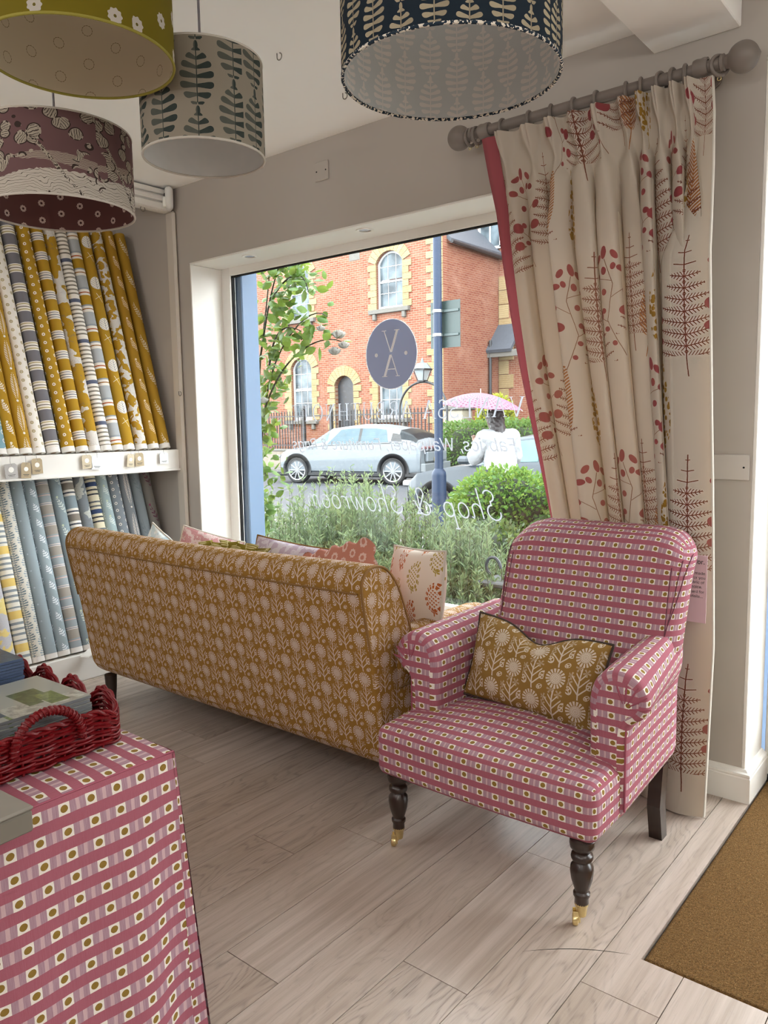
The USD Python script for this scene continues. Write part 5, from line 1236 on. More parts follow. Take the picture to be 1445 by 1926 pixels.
part(house, 'downpipe', tube([(HX1+.1, 24.35, GZ), (HX1+.1, 24.35, 3.9), (HX1+.1, 24.35, 4.25)], .055, 8), LOOKS+'cast_iron')
part(house, 'porch_roof', extr(sg.Polygon([(24.2, 3.9), (25.1, 4.9), (25.1, 4.75), (24.25, 3.8)]), 1.0, 'x', HX1+.0), slate, False)
part(house, 'porch_beam', box(HX1, HX1+2.6, 24.3, 24.4, 3.65, 3.88), stone, False)
# shared pieces
def quoin(x0, x1, z0, y=HY, d=.035): part(house, 'quoin', box(x0, x1, y-d, y+.02, z0+.006, z0+.219, .004), yel, False)
def build_window(key, cols, rows, quoins=True):
    x0, x1, z0, z1, rise = OPEN[key]; pl, c, R_, a0, zc = arched(x0, x1, z0, z1, rise)
    nz = int(round((z1-max(z0, GZ)-.0)/.225)); s = (z1-z0)/nz
    for i in range(nz):
        w = .36 if i % 2 == 0 else .24
        quoin(x0-w, x0+.02, z0+i*s); quoin(x1-.02, x1+w, z0+i*s)
    nv = 11
    for i in range(nv):
        ta, tb_ = -a0+2*a0*i/nv+.006, -a0+2*a0*(i+1)/nv-.006; r0, r1 = R_, R_+.36
        q = sg.Polygon([(c+r0*math.sin(ta), zc+r0*math.cos(ta)), (c+r0*math.sin(tb_), zc+r0*math.cos(tb_)), (c+r1*math.sin(tb_), zc+r1*math.cos(tb_)), (c+r1*math.sin(ta), zc+r1*math.cos(ta))])
        part(house, 'voussoir', extr(q, .06, 'y', HY-.04), yel, False)
    if key == 'E':
        part(house, 'door', extr(pl.buffer(-.01), .06, 'y', HY+.18), dark_door, False)
        for i in range(2): part(house, 'door_panel', box(c-.36+.38*i, c-.04+.38*i, HY+.165, HY+.181, .4, 1.9, .006), dark_door, False)
        return
    fo = extr(pl.difference(arched(x0+.075, x1-.075, z0+.10, z1-.03, rise-.04)[0]), .10, 'y', HY+.12)
    w = part(house, 'window', fo, sash_w, False)
    ix0, ix1, iz0, iz1 = x0+.075, x1-.075, z0+.10, z1+rise-.05; zm = (z0+z1+rise)/2-.04
    bars = [box(ix0, ix1, HY+.135, HY+.185, zm-.03, zm+.03)]
    for i in range(1, cols): xx = ix0+(ix1-ix0)*i/cols; bars.append(box(xx-.012, xx+.012, HY+.15, HY+.175, iz0, iz1-.10*abs(2*i/cols-1)-.01))
    for j in range(1, rows):
        zz = iz0+(iz1-iz0)*j/rows
        if abs(zz-zm) > .1: bars.append(box(ix0, ix1, HY+.15, HY+.175, zz-.012, zz+.012))
    part(w, 'glazing_bars', boxes(*bars), sash_w, False)
    for i in range(cols):
        for j in range(rows):
            pa = sg.box(ix0+(ix1-ix0)*i/cols+.012, iz0+(iz1-iz0)*j/rows+.012, ix0+(ix1-ix0)*(i+1)/cols-.012, iz0+(iz1-iz0)*(j+1)/rows-.012).intersection(arched(x0+.07, x1-.07, z0+.10, z1-.03, rise-.04)[0])
            if pa.area > .005 and pa.geom_type == 'Polygon': part(w, 'pane', extr(pa, .008, 'y', HY+.160), hglass, False)
    part(house, 'window_sill', box(x0-.28, x1+.28, HY-.14, HY+.12, z0-.15, z0-.005, .01), stone, False)
    for xx in (x0-.05, x1+.05): part(house, 'sill_corbel', box(xx-.07, xx+.07, HY-.12, HY, z0-.36, z0-.152, .02), stone, False)
for k in 'ABCD': build_window(k, 3, 4)
build_window('E', 0, 0)
z = 0.
i = 0
while z < 7.2:
    w = .62 if i % 2 == 0 else .42
    quoin(HX1-w, HX1+.035, z); i += 1; z += .225
i = 0; z = 3.95
for i in range(12): part(house, 'quoin', box(HX1+.02, HX1+(.62 if i % 2 == 0 else .42), 25.06, 25.12, GZ+.8+i*.5, GZ+.8+i*.5+.48, .004), yel, False)
w = part(house, 'window', boxes((-15.75, -14.75, 25.0, 25.12, 7.55, 7.65), (-15.75, -14.75, 25.0, 25.12, 8.9, 9.0), (-15.75, -15.65, 25.0, 25.12, 7.6, 8.95), (-14.85, -14.75, 25.0, 25.12, 7.6, 8.95), (-15.28, -15.22, 25.02, 25.1, 7.6, 8.95)), sash_w, False)
part(w, 'pane', box(-15.65, -14.85, 25.05, 25.07, 7.65, 8.9), hglass, False)
part(house, 'air_brick', box(-18.95, -18.45, HY-.008, HY+.01, 7.15, 7.62, .003), stone, False)
# ground: road, pavements, kerbs, front bed
asph = plain('asphalt', '#5d6066', .6, var=.15, vscale=30, bump=.3, bscale=90., spec=.2)
pave = plain('pavement', '#827f79', .7, var=.12, vscale=8)
soil = plain('soil', '#4c4334', .95, var=.3, vscale=30)
lawn = plain('garden_ground', '#7d8276', .9, var=.3, vscale=3)
for nm, b, m in (('road', (-70, 40, 8.6, 18.6, GZ-.25, GZ-.02), asph), ('pavement', (-70, 40, 5.4, 8.45, GZ-.25, GZ+.06), pave), ('kerb', (-70, 40, 8.45, 8.6, GZ-.25, GZ+.07), stone), ('pavement', (-70, 40, 18.75, 20.0, GZ-.25, GZ+.06), pave), ('kerb', (-70, 40, 18.6, 18.75, GZ-.25, GZ+.07), stone), ('ground', (-70, 40, 20.0, 70, GZ-.25, GZ+.05), lawn), ('ground', (-30, 14, 3.052, 5.4, GZ-.25, GZ), plain('bed_gravel', '#8a857a', .9, var=.25, vscale=60))):
    tag(single(nm, box(*b), m, smooth=False), kind='structure')
# low wall and railings before the house
iron = plain('railing_iron', '#33343a', .5)
gw = thing('garden_wall', 'low stone plinth wall under the iron railings across the street', 'wall', (-19, 20, GZ))
part(gw, 'plinth', box(-27, -14.4, 19.92, 20.18, GZ, .42), plain('plinth_stone', '#b3a695', .9, var=.15, vscale=5), False)
part(gw, 'coping', box(-27, -14.35, 19.88, 20.22, .42, .50, .02), stone, False)
rl = thing('railings', 'black iron railings in front of the red brick house', 'railings', (-19, 20.05, .5))
for zz in (.62, 1.66): part(rl, 'rail', box(-27, -14.4, 20.03, 20.07, zz, zz+.04), iron, False)
xs = np.arange(-25.4, -14.4, .142)
for k, x in enumerate(xs):
    if -19.95 < x < -18.7: continue
    part(rl, 'bar', boxes(box(x-.014, x+.014, 20.036, 20.064, .5, 1.80), lathe([(0, -.0), (.028, .03), (.012, .06), (0, .13)], 6, (x, 20.05, 1.79))), iron, False)
for x in (-22.75, -23.35, -18.66, -20.0): part(rl, 'post', boxes(box(x-.05, x+.05, 20.0, 20.1, .45, 1.92), lathe([(0, 0), (.07, .02), (.05, .08), (0, .16)], 8, (x, 20.05, 1.92))), iron, False)
st_ = thing('steps', 'iron scrollwork boot stand beside the steps across the street', 'steps', (-19.3, 19.6, GZ))
part(st_, 'step', box(-20.2, -18.6, 19.3, 19.9, GZ, GZ+.22, .01), stone, False)
for k in range(5): part(st_, 'scroll', tube(np.c_[-20.25+.12*np.cos(np.linspace(0, 5.5, 16))+k*.2, np.full(16, 19.75), .22+.16*np.sin(np.linspace(0, 5.5, 16))], .018, 5), iron)
# lantern on an iron arch
la = thing('lantern_arch', 'iron arch carrying a glass lantern between the house and the hedge', 'lantern', (-14.2, 19.4, GZ))
a = np.linspace(0, PI, 30); part(la, 'arch', tube(np.vstack([[(-15.12, 19.4, GZ)], np.c_[-14.22-.90*np.cos(a), np.full(30, 19.4), 1.75+.86*np.sin(a)], [(-13.32, 19.4, GZ)]]), .035, 8), iron)
part(la, 'lantern_frame', boxes(*[tube([(-14.22+.11*sx, 19.4+.11*sy, 2.66), (-14.22+.20*sx, 19.4+.20*sy, 2.98)], .014, 5) for sx in (-1, 1) for sy in (-1, 1)], box(-14.44, -14.0, 19.18, 19.62, 2.96, 3.0), box(-14.34, -14.1, 19.28, 19.52, 2.62, 2.66)), iron, False)
part(la, 'lantern_glass', lathe([(0, 2.66), (.13, 2.66), (.25, 2.96), (0, 2.96)], 4).apply_transform(trimesh.transformations.rotation_matrix(PI/4, [0, 0, 1])).apply_translation([-14.22, 19.4, 0]), plain('lantern_pane', '#c8d2d6', .15), False)
part(la, 'lantern_roof', lathe([(.30, 3.0), (.16, 3.17), (.05, 3.2), (.03, 3.3), (0, 3.34), (0, 3.0), (.30, 3.0)], 8, (-14.22, 19.4, 0)), plain('lantern_roof', '#7f8b93', .4), False)
gp = thing('gate_pier', 'pale stone gate pier behind the pink umbrella', 'pier', (-13.6, 20.4, GZ))
part(gp, 'shaft', box(-13.95, -13.25, 20.1, 20.7, GZ, 1.74, .02), plain('pier_stone', '#d8cdb8', .85, var=.1, vscale=5), False)
part(gp, 'cap', box(-14.02, -13.18, 20.02, 20.78, 1.74, 1.88, .03), stone, False)

# ---------------------------------------------------------------- cars
tyre = plain('tyre', '#1c1c1e', .8); rim_m = plain('alloy', '#c9ccd0', .25, metal=.8); blackp = plain('car_black', '#1b1c20', .3)
def car_glass(nm, a, b):
    g = G(); z = g.xyz(g.pos())[2]; n = g.noise(g.pos(), 2.2, 2); return finish(g, nm, g.mix(a, b, n), .3, spec=.12)
cgl = car_glass('car_glass', C('#5d7480'), C('#8ba3ae')); cgl_dark = car_glass('car_glass_dark', C('#1d2226'), C('#39434a')); cgl_teal = car_glass('car_glass_teal', C('#5f8f96'), C('#a5d0d2'))
def make_car(name, label, loc, rz, paint, gl, gl_rear, prof, Wd, wheel_x, wr, plate_col):
    t = thing(name, label, 'car', loc)
    px = np.array([p[0] for p in prof]); zt = np.array([p[1] for p in prof]); zb = np.array([p[2] for p in prof]); wf = np.array([p[3] for p in prof]); wt = np.array([p[4] for p in prof]); zl = np.array([p[5] for p in prof])
    def S(x, s):
        """surface point at station x; s 0 sill .. .5 belt .. .85 roof edge .. 1 roof middle"""
        T_, B_, w, r, l = (np.interp(x, px, q) for q in (zt, zb, wf, wt, zl))
        k = [0, .12, .32, .5, .85, 1.]; yy = [w*.93, w*.99, w, w*.965, r, 0]; zz = [l, l+.08, (l+B_)/2+.05, B_, T_-.045, T_]
        return np.interp(s, k, yy), np.interp(s, k, zz)
    R3 = lambda v: xf((np.asarray(v, float), None), rz, loc)[0]
    xs = np.linspace(px[0], px[-1], 90); ss = np.r_[np.linspace(0, .5, 12), np.linspace(.53, .85, 9), np.linspace(.88, 1, 5)]
    def grid(xs, ss, off=0., side=1):
        P = np.zeros((len(xs), len(ss), 3))
        for i, x in enumerate(xs):
            y, z = S(x, ss); P[i] = np.c_[np.full(len(ss), x), side*(y+off), z+off*.3]
        return P
    full = np.concatenate([grid(xs, ss, 0, -1), grid(xs, ss[::-1], 0, 1)[:, 1:]], 1)
    # rounded plan of nose and tail
    e = np.abs(full[..., 1])/Wd; L0, L1 = px[0], px[-1]; u = (full[..., 0]-L0)/(L1-L0)
    full[..., 0] += np.where(u > .9, -(e**2.5)*.26*((u-.9)/.1), 0)+np.where(u < .06, (e**3)*.10*((.06-u)/.06), 0)
    m = sheet(R3(full.reshape(-1, 3)).reshape(full.shape), np.zeros(full.shape[:2]+(2,)))
    caps = []
    for q, fl in ((full[0], False), (full[-1], True)):
        c = q.mean(0); v = R3(np.vstack([q, c])); n = len(q); f = [[i, (i+1) % n, n] if fl else [(i+1) % n, i, n] for i in range(n)]; caps.append((v, np.array(f), np.zeros((n+1, 2))))
    part(t, 'body', cat(m, *caps), paint, True)
    def patch(nm, x0, x1, s0, s1, mat, off=.006, both_=True, slope0=0., slope1=0.):
        for sd in (1, -1):
            P = grid(np.linspace(0, 1, 10), np.linspace(0, 1, 6))
            for i, a in enumerate(np.linspace(0, 1, 10)):
                for j, b in enumerate(np.linspace(0, 1, 6)):
                    s = s0+(s1-s0)*b; xa, xb = x0+slope0*b, x1+slope1*b; x = xa+(xb-xa)*a; y, z = S(x, s); P[i, j] = (x, sd*(y+off), z+off*.3)
            part(t, nm, sheet(R3(P.reshape(-1, 3)).reshape(P.shape), np.zeros(P.shape[:2]+(2,)), sd < 0), mat)
    def cross(nm, x0, x1, smin, mat, off=.008):
        xs_ = np.linspace(x0, x1, 8); ss_ = np.r_[np.linspace(smin, .85, 4), 1.]
        P = np.concatenate([grid(xs_, ss_, 0, -1), grid(xs_, ss_[::-1], 0, 1)[:, 1:]], 1); P[..., 2] += off
        part(t, nm, sheet(R3(P.reshape(-1, 3)).reshape(P.shape), np.zeros(P.shape[:2]+(2,))), mat)
    yield t, patch, cross, S, R3
    for x in wheel_x:
        for sd in (1, -1):
            y = sd*(Wd-.10); arch_ = np.linspace(-.15, PI+.15, 24)
            ring = lambda r: np.c_[x+r*np.cos(arch_), np.zeros(24), wr+r*np.sin(arch_)]
            A_, B_ = ring(wr+.10), ring(wr-.02); A_[:, 1] = B_[:, 1] = sd*(Wd+.004); A_[:, 2] = np.maximum(A_[:, 2], .18); B_[:, 2] = np.maximum(B_[:, 2], .12)
            P = np.stack([A_, B_, B_-[0, sd*.25, 0]], 0); part(t, 'wheel_arch', sheet(R3(P.reshape(-1, 3)).reshape(P.shape), np.zeros(P.shape[:2]+(2,)), sd > 0), blackp)
            disc = lathe([(0, -.11), (wr-.02, -.11), (wr, -.08), (wr, .08), (wr-.03, .112), (wr-.085, .112), (wr-.09, .06), (0, .06)], 32); disc.apply_transform(trimesh.transformations.rotation_matrix(-sd*PI/2, [1, 0, 0])); disc.apply_translation([x, y, wr])
            disc.vertices = R3(disc.vertices); w_ = part(t, 'wheel', disc, tyre, 40)
            sp = []
            for k in range(10):
                b = box(.05, wr-.09, -.020, .020, .065, .10, .004); b.apply_transform(trimesh.transformations.rotation_matrix(k*PI/5, [0, 0, 1])); sp.append(b)
            sp += [lathe([(wr-.115, .06), (wr-.085, .06), (wr-.085, .114), (wr-.115, .105), (wr-.115, .06)], 32), lathe([(0, .06), (.075, .06), (.06, .105), (0, .105)], 16)]
            sp = boxes(*sp); sp.apply_transform(trimesh.transformations.rotation_matrix(-sd*PI/2, [1, 0, 0])); sp.apply_translation([x, y, wr]); sp.vertices = R3(sp.vertices); part(w_, 'alloy_rim', sp, rim_m, 20)
    b = box(px[0]+.05, px[-1]-.1, -Wd+.02, Wd-.02, .20, .34, .03); b.vertices = R3(b.vertices); part(t, 'sill', b, blackp, False)
pearl = plain('pearl_paint', '#98a2aa', .3, coat=.15, spec=.3)
slatepaint = plain('slate_blue_paint', '#4a5763', .3, coat=.2, spec=.3)
# prof rows: x, top, belt, half width, roof half width, lower edge
IQ = [(-2.31, .92, .90, .84, .70, .36), (-2.22, 1.12, 1.02, .90, .68, .30), (-1.95, 1.34, 1.08, .935, .64, .27), (-1.5, 1.50, 1.08, .945, .66, .26), (-.9, 1.59, 1.06, .945, .68, .26), (-.2, 1.605, 1.04, .945, .69, .26), (.45, 1.54, 1.02, .945, .68, .26), (1.02, 1.22, 1.0, .945, .70, .26), (1.25, 1.06, .98, .945, .74, .26), (1.8, .97, .93, .94, .76, .26), (2.2, .86, .82, .90, .74, .28), (2.32, .74, .70, .84, .70, .34)]
for (t, patch, cross, S, R3) in make_car('parked_car', 'pearl white parked hatchback seen side-on across the street', (-14.2, 16.42, GZ-.02), math.pi+.20, pearl, cgl, cgl_dark, IQ, .945, (-1.48, 1.50), .365, None):
    patch('side_window', -.42, .55, .54, .80, cgl, slope1=-.38, slope0=.0); patch('side_window', -1.32, -.50, .54, .80, cgl, slope0=.12)
    patch('window_line', -1.75, .98, .505, .525, blackp); patch('door_pillar', -.50, -.42, .54, .80, blackp, slope0=.0, slope1=.0)
    patch('quarter_window', -1.72, -1.40, .56, .74, blackp, slope0=.1); patch('side_crease', -1.35, 1.4, .10, .125, blackp)
    patch('door_handle', -.95, -.75, .43, .455, rim_m); patch('door_handle', .05, .25, .43, .455, rim_m)
    cross('rear_window', -2.10, -1.60, .62, cgl_dark); cross('windscreen', .55, 1.12, .62, cgl)
    for nm, q, mt in (('tail_light', (-2.335, -2.26, -.86, .86, .93, 1.0), plain('tail_light', '#8f5c62', .3)), ('rear_bumper', (-2.36, -2.22, -.84, .84, .34, .56), plain('bumper_grey', '#8f979c', .5)), ('rear_panel', (-2.335, -2.25, -.62, .62, .60, .86), pearl), ('number_plate', (-2.368, -2.35, -.26, .26, .60, .71), plain('plate_yellow', '#e0c070', .5))):
        b = box(*q, .02 if nm != 'number_plate' else .003); b.vertices = R3(b.vertices); part(t, nm, b, mt, False)
    for sd in (-1, 1):
        b = box(.98, 1.18, sd*1.03-.10, sd*1.03+.10, 1.03, 1.16, .04); b.vertices = R3(b.vertices); part(t, 'wing_mirror', b, blackp, False)
        b = box(2.12, 2.26, sd*.70-.14, sd*.70+.14, .70, .78, .02); b.vertices = R3(b.vertices); part(t, 'headlight', b, rim_m, False)
SV = [(-2.15, .95, .93, .80, .62, .34), (-1.95, 1.25, 1.02, .87, .62, .28), (-1.4, 1.42, 1.0, .89, .62, .25), (-.5, 1.47, .98, .89, .63, .25), (.15, 1.40, .96, .89, .62, .25), (.95, 1.02, .94, .89, .66, .25), (1.3, .94, .90, .885, .70, .25), (1.8, .84, .80, .87, .70, .26), (2.08, .72, .68, .82, .66, .30), (2.16, .60, .56, .76, .62, .34)]
for (t, patch, cross, S, R3) in make_car('passing_car', 'slate blue car in the near lane behind the lamp post', (-5.62, 10.75, GZ-.02), math.pi+.06, slatepaint, cgl_teal, cgl_teal, SV, .89, (-1.32, 1.33), .315, None):
    patch('side_window', -.30, .62, .54, .80, cgl_teal, slope1=-.45); patch('side_window', -1.35, -.38, .54, .80, cgl_teal, slope0=.15)
    patch('side_crease', -1.1, 1.05, .10, .13, blackp); cross('windscreen', .22, .90, .60, cgl_teal); patch('door_handle', -.75, -.57, .43, .455, rim_m)
    for sd in (-1, 1):
        b = box(.70, .90, sd*.98-.10, sd*.98+.10, .98, 1.10, .04); b.vertices = R3(b.vertices); part(t, 'wing_mirror', b, slatepaint, False)
        b = box(1.92, 2.10, sd*.60-.16, sd*.60+.16, .58, .69, .03); b.vertices = R3(b.vertices); part(t, 'headlight', b, rim_m, False)

# ---------------------------------------------------------------- lamp post with sign
bluepole = plain('pole_blue', '#2c4263', .45, var=.1, vscale=6, spec=.25)
lp = thing('lamp_post', 'dark blue steel lamp post on the near pavement', 'lamp post', (-5.272, 7.5, GZ))
part(lp, 'base', lathe([(0, GZ), (.086, GZ), (.086, .74), (.080, .78), (.052, .82), (0, .82)], 20, (-5.272, 7.5, 0)), bluepole)
part(lp, 'shaft', tube([(-5.272, 7.5, .80), (-5.268, 7.5, 6.)], [.052, .046], 16), bluepole)
sg_ = thing('road_sign', 'back of a dark green road sign clamped to the lamp post', 'sign', (-5.21, 7.41, 2.22))
part(sg_, 'plate', box(-5.415, -5.005, 7.565, 7.572, 2.215, 2.745), plain('sign_green', '#2f4a48', .45, var=.15, vscale=7), False)
for zz in (2.36, 2.63): 
    part(sg_, 'rail', box(-5.40, -5.02, 7.548, 7.565, zz-.015, zz+.015, .003), plain('sign_rail', '#4a5f5f', .4), False)
    part(sg_, 'clamp', lathe([(.050, -.016), (.058, -.016), (.058, .016), (.050, .016), (.050, -.016)], 20, (-5.271, 7.5, zz)), chrome)

# ---------------------------------------------------------------- person with umbrella
def body(joints, bones, it=12, res=.022):
    ms = []
    sph = lambda p, r: Manifold.sphere(r, 20).translate(tuple(map(float, p)))
    for a, b in bones: ms.append(Manifold.batch_hull([sph(*joints[a]), sph(*joints[b])]))
    m = ms[0]
    for q in ms[1:]: m = m+q
    v, f, _ = meshkit.arrays(m.refine_to_length(res)); t = trimesh.Trimesh(v, f); trimesh.smoothing.filter_taubin(t, iterations=it); return t
skin = plain('skin', '#dfae98', .6); hair_m = plain('hair', '#2c2024', .5, var=.3, vscale=60); jacket = plain('jacket_white', '#d3d6da', .9, var=.04, vscale=10, bump=.6, bscale=70.)
denim = plain('trousers_navy', '#2c3145', .8); shoe = plain('shoe', '#d9d9d6', .6)
PXY = np.array([-4.74, 8.0, GZ+.06])
J = {'pel': ((0, 0, .93), .125), 'bel': ((-.03, .0, 1.08), .12), 'che': ((-.07, 0, 1.26), .125), 'neck': ((-.11, 0, 1.40), .055), 'hd0': ((-.15, 0, 1.49), .075), 'hd1': ((-.165, 0, 1.565), .092),
     'sl': ((-.06, -.17, 1.33), .062), 'el': ((-.16, -.25, 1.10), .048), 'wl': ((-.285, -.20, 1.245), .032), 'hl': ((-.315, -.19, 1.30), .030),
     'sr': ((-.06, .17, 1.33), .062), 'er': ((-.10, .23, 1.10), .048), 'wr': ((-.24, .10, 1.20), .032), 'hr': ((-.275, .07, 1.225), .030),
     'pl': ((.0, -.09, .90), .10), 'kl': ((-.16, -.10, .52), .062), 'al': ((-.10, -.10, .10), .042), 'tl': ((-.26, -.10, .045), .035),
     'pr': ((.0, .09, .90), .10), 'kr': ((-.02, .10, .50), .062), 'ar': ((.20, .10, .14), .042), 'tr': ((.08, .10, .045), .035)}
Bn = [('pel', 'bel'), ('bel', 'che'), ('che', 'neck'), ('neck', 'hd0'), ('hd0', 'hd1'), ('che', 'sl'), ('sl', 'el'), ('el', 'wl'), ('wl', 'hl'), ('che', 'sr'), ('sr', 'er'), ('er', 'wr'), ('wr', 'hr'), ('pel', 'pl'), ('pl', 'kl'), ('kl', 'al'), ('al', 'tl'), ('pel', 'pr'), ('pr', 'kr'), ('kr', 'ar'), ('ar', 'tr')]
# fingers, nose, ears
for s, y in (('l', -1), ('r', 1)):
    w, h = np.array(J['w'+s][0]), np.array(J['h'+s][0]); d = (h-w)/np.linalg.norm(h-w); side = np.array([0, 1., 0])
    for k, (o, ln) in enumerate(((-.027, .062), (-.009, .072), (.009, .068), (.027, .052))):
        b0 = h+side*o; b1 = b0+d*ln*.55+np.array([-.006, 0, 0]); b2 = b1+d*ln*.4+np.array([-.018, 0, -.004])
        J[f'f{s}{k}a'], J[f'f{s}{k}b'], J[f'f{s}{k}c'] = (b0, .010), (b1, .009), (b2, .008); Bn += [(f'f{s}{k}a', f'f{s}{k}b'), (f'f{s}{k}b', f'f{s}{k}c')]
    J[f't{s}a'], J[f't{s}b'] = (h-d*.01+side*y*-.03, .011), (h+d*.025+side*y*-.052+np.array([-.012, 0, 0]), .009); Bn.append((f't{s}a', f't{s}b'))
J['ns'] = ((-.262, 0, 1.535), .012); J['nb'] = ((-.245, 0, 1.56), .011); Bn.append(('ns', 'nb')); J['ch'] = ((-.205, 0, 1.465), .035); Bn.append(('ch', 'hd0'))
RZ = -.62
def at_person(m): return xf(m, RZ, PXY)
per = thing('person', 'person in a white jacket and navy trousers walking under a pink umbrella', 'person', PXY)
part(per, 'body', at_person(body(J, Bn, 8, .014)), skin, True)
def grow(keys, r): return {k: (J[k][0], J[k][1]+r) for k in keys}
jk = ['bel', 'che', 'sl', 'el', 'wl', 'sr', 'er', 'wr', 'pel']
JJ = grow(jk, .045); JJ['pel'] = ((.03, 0, .86), .195); JJ['bel'] = ((.0, 0, 1.06), .20); JJ['che'] = ((-.05, 0, 1.27), .155); JJ['neck'] = ((-.09, 0, 1.385), .085); JJ['el'] = (J['el'][0], .098); JJ['er'] = (J['er'][0], .098); JJ['wl'] = (tuple(np.array(J['wl'][0])-[-.03, 0, .035]), .058); JJ['wr'] = (tuple(np.array(J['wr'][0])-[-.03, 0, .02]), .058)
jm = body(JJ, [('pel', 'bel'), ('bel', 'che'), ('che', 'neck'), ('che', 'sl'), ('sl', 'el'), ('el', 'wl'), ('che', 'sr'), ('sr', 'er'), ('er', 'wr')], 10, .02)
n_ = meshkit.fbm(jm.vertices*14, 3, 2); jm.vertices += jm.vertex_normals*(n_-np.mean(n_))[:, None]*.035
jc = part(per, 'jacket', at_person(jm), jacket, True)
tk = grow(['pel', 'pl', 'kl', 'al', 'pr', 'kr', 'ar'], .030); tk['al'] = (J['al'][0], .075); tk['ar'] = (J['ar'][0], .075); tk['pel'] = ((0, 0, .93), .150)
part(per, 'trousers', at_person(body(tk, [('pel', 'pl'), ('pl', 'kl'), ('kl', 'al'), ('pel', 'pr'), ('pr', 'kr'), ('kr', 'ar')], 8, .022)), denim, True)
for s in 'lr':
    part(per, 'shoe', at_person(body({'a': (np.array(J['a'+s][0])-[0, 0, .03], .052), 't': (J['t'+s][0], .044)}, [('a', 't')], 4, .02)), shoe, True)
hr = body({'a': ((-.145, 0, 1.585), .105), 'b': ((-.10, 0, 1.50), .095), 'c': ((-.03, 0, 1.37), .085), 'd': ((.03, .02, 1.26), .045)}, [('a', 'b'), ('b', 'c'), ('c', 'd')], 6, .018)
n_ = meshkit.fbm(hr.vertices*40, 3, 5); hr.vertices += hr.vertex_normals*(n_-np.mean(n_))[:, None]*.03
part(per, 'hair', at_person(hr), hair_m, True)
for s in (-1, 1): part(per, 'eye', at_person(trimesh.creation.icosphere(2, .012).apply_translation([-.243, s*.034, 1.560])), blackp, True)
part(per, 'mouth', at_person(trimesh.creation.icosphere(2, .01).apply_scale([.6, 2.0, .5]).apply_translation([-.236, 0, 1.492])), plain('lips', '#b56a66', .5), True)
# umbrella: eight gores, ribs, shaft, hook handle
def umb_print(g, u, v):
    x, y, i, j = cells(g, u, v, .055, .048, .5); return g.mix(C('#d48fb0'), C('#8a2f5e'), ell(x, y, 0, 0, .0135, .012) < 1.)
umb_m = cloth('umbrella_dots', umb_print, trans=.35, rough=.5)
UC = np.array([-5.02, 8.02, 1.70]); UR = .50
um = thing('umbrella', 'pink umbrella with darker dots held by the person in white', 'umbrella', UC)
g_, r_ = np.meshgrid(np.linspace(0, 2*PI, 97), np.linspace(0.001, 1, 14), indexing='ij')
sc8 = 1-.035*np.abs(np.sin(g_*4))*r_**2; zz = UC[2]-.17*r_**1.9-.0+.010*np.abs(np.sin(g_*4))*r_**2
tilt = np.array([.0, -.10])
Pu = np.stack([UC[0]+UR*r_*sc8*np.cos(g_), UC[1]+UR*r_*sc8*np.sin(g_), zz-.05*r_*np.cos(g_)], -1)
part(um, 'canopy', sheet(Pu, np.stack([g_*.5, r_*.5], -1)), umb_m)
part(um, 'canopy', sheet(Pu-[0, 0, .004], np.stack([g_*.5, r_*.5], -1), True), umb_m)
for k in range(8):
    a = k*PI/4; rr2 = np.linspace(.02, 1.03, 10); part(um, 'rib', tube(np.c_[UC[0]+UR*rr2*math.cos(a), UC[1]+UR*rr2*math.sin(a), UC[2]-.008-.17*rr2**1.9-.05*rr2*math.cos(a)], .0035, 5), chrome)
hand = at_person((np.array([J['hr'][0]]), None))[0][0]
part(um, 'shaft', tube([UC+[0, 0, .05], UC-[0, 0, .1], hand+[0, 0, -.05]], .006, 8), chrome)
part(um, 'handle', tube(curve([hand+[0, 0, .0], hand+[0, 0, -.08], hand+[-.02, 0, -.13], hand+[-.05, 0, -.13], hand+[-.065, 0, -.10]], 16), .011, 8), blackp)

# ================================================================== PLANTS
def leaf_mat(name, a, b, rough=.5):
    g = G(); r = g.node('geometry', {}, 'random_per_island'); return finish(g, name, g.mix(a, b, r), rough, trans=.35, tcol=g.mix(b, C('#d5e07a'), .3), spec=.4)
CS = .48
ros_leaf = leaf_mat('rosemary_leaf', C('#7d9c70'), C('#c6d9a9'))
CS = .42; ros_stem = plain('rosemary_stem', '#7d7a5c', .9)
def needles(P, D, L, W, rng):
    """one folded diamond per point"""
    n = len(P); D = D/np.linalg.norm(D, axis=1, keepdims=True); S_ = np.cross(D, rng.normal(size=(n, 3))); S_ /= np.linalg.norm(S_, axis=1, keepdims=True)+1e-9
    L = np.broadcast_to(L, (n,))[:, None]; W = np.broadcast_to(W, (n,))[:, None]; N_ = np.cross(D, S_)
    v = np.stack([P, P+D*L*.5+S_*W, P+D*L+N_*L*.08, P+D*L*.5-S_*W], 1).reshape(-1, 3); b = np.arange(n)[:, None]*4
    return trimesh.Trimesh(v, np.vstack([b+[0, 1, 2], b+[0, 2, 3]]), process=False)
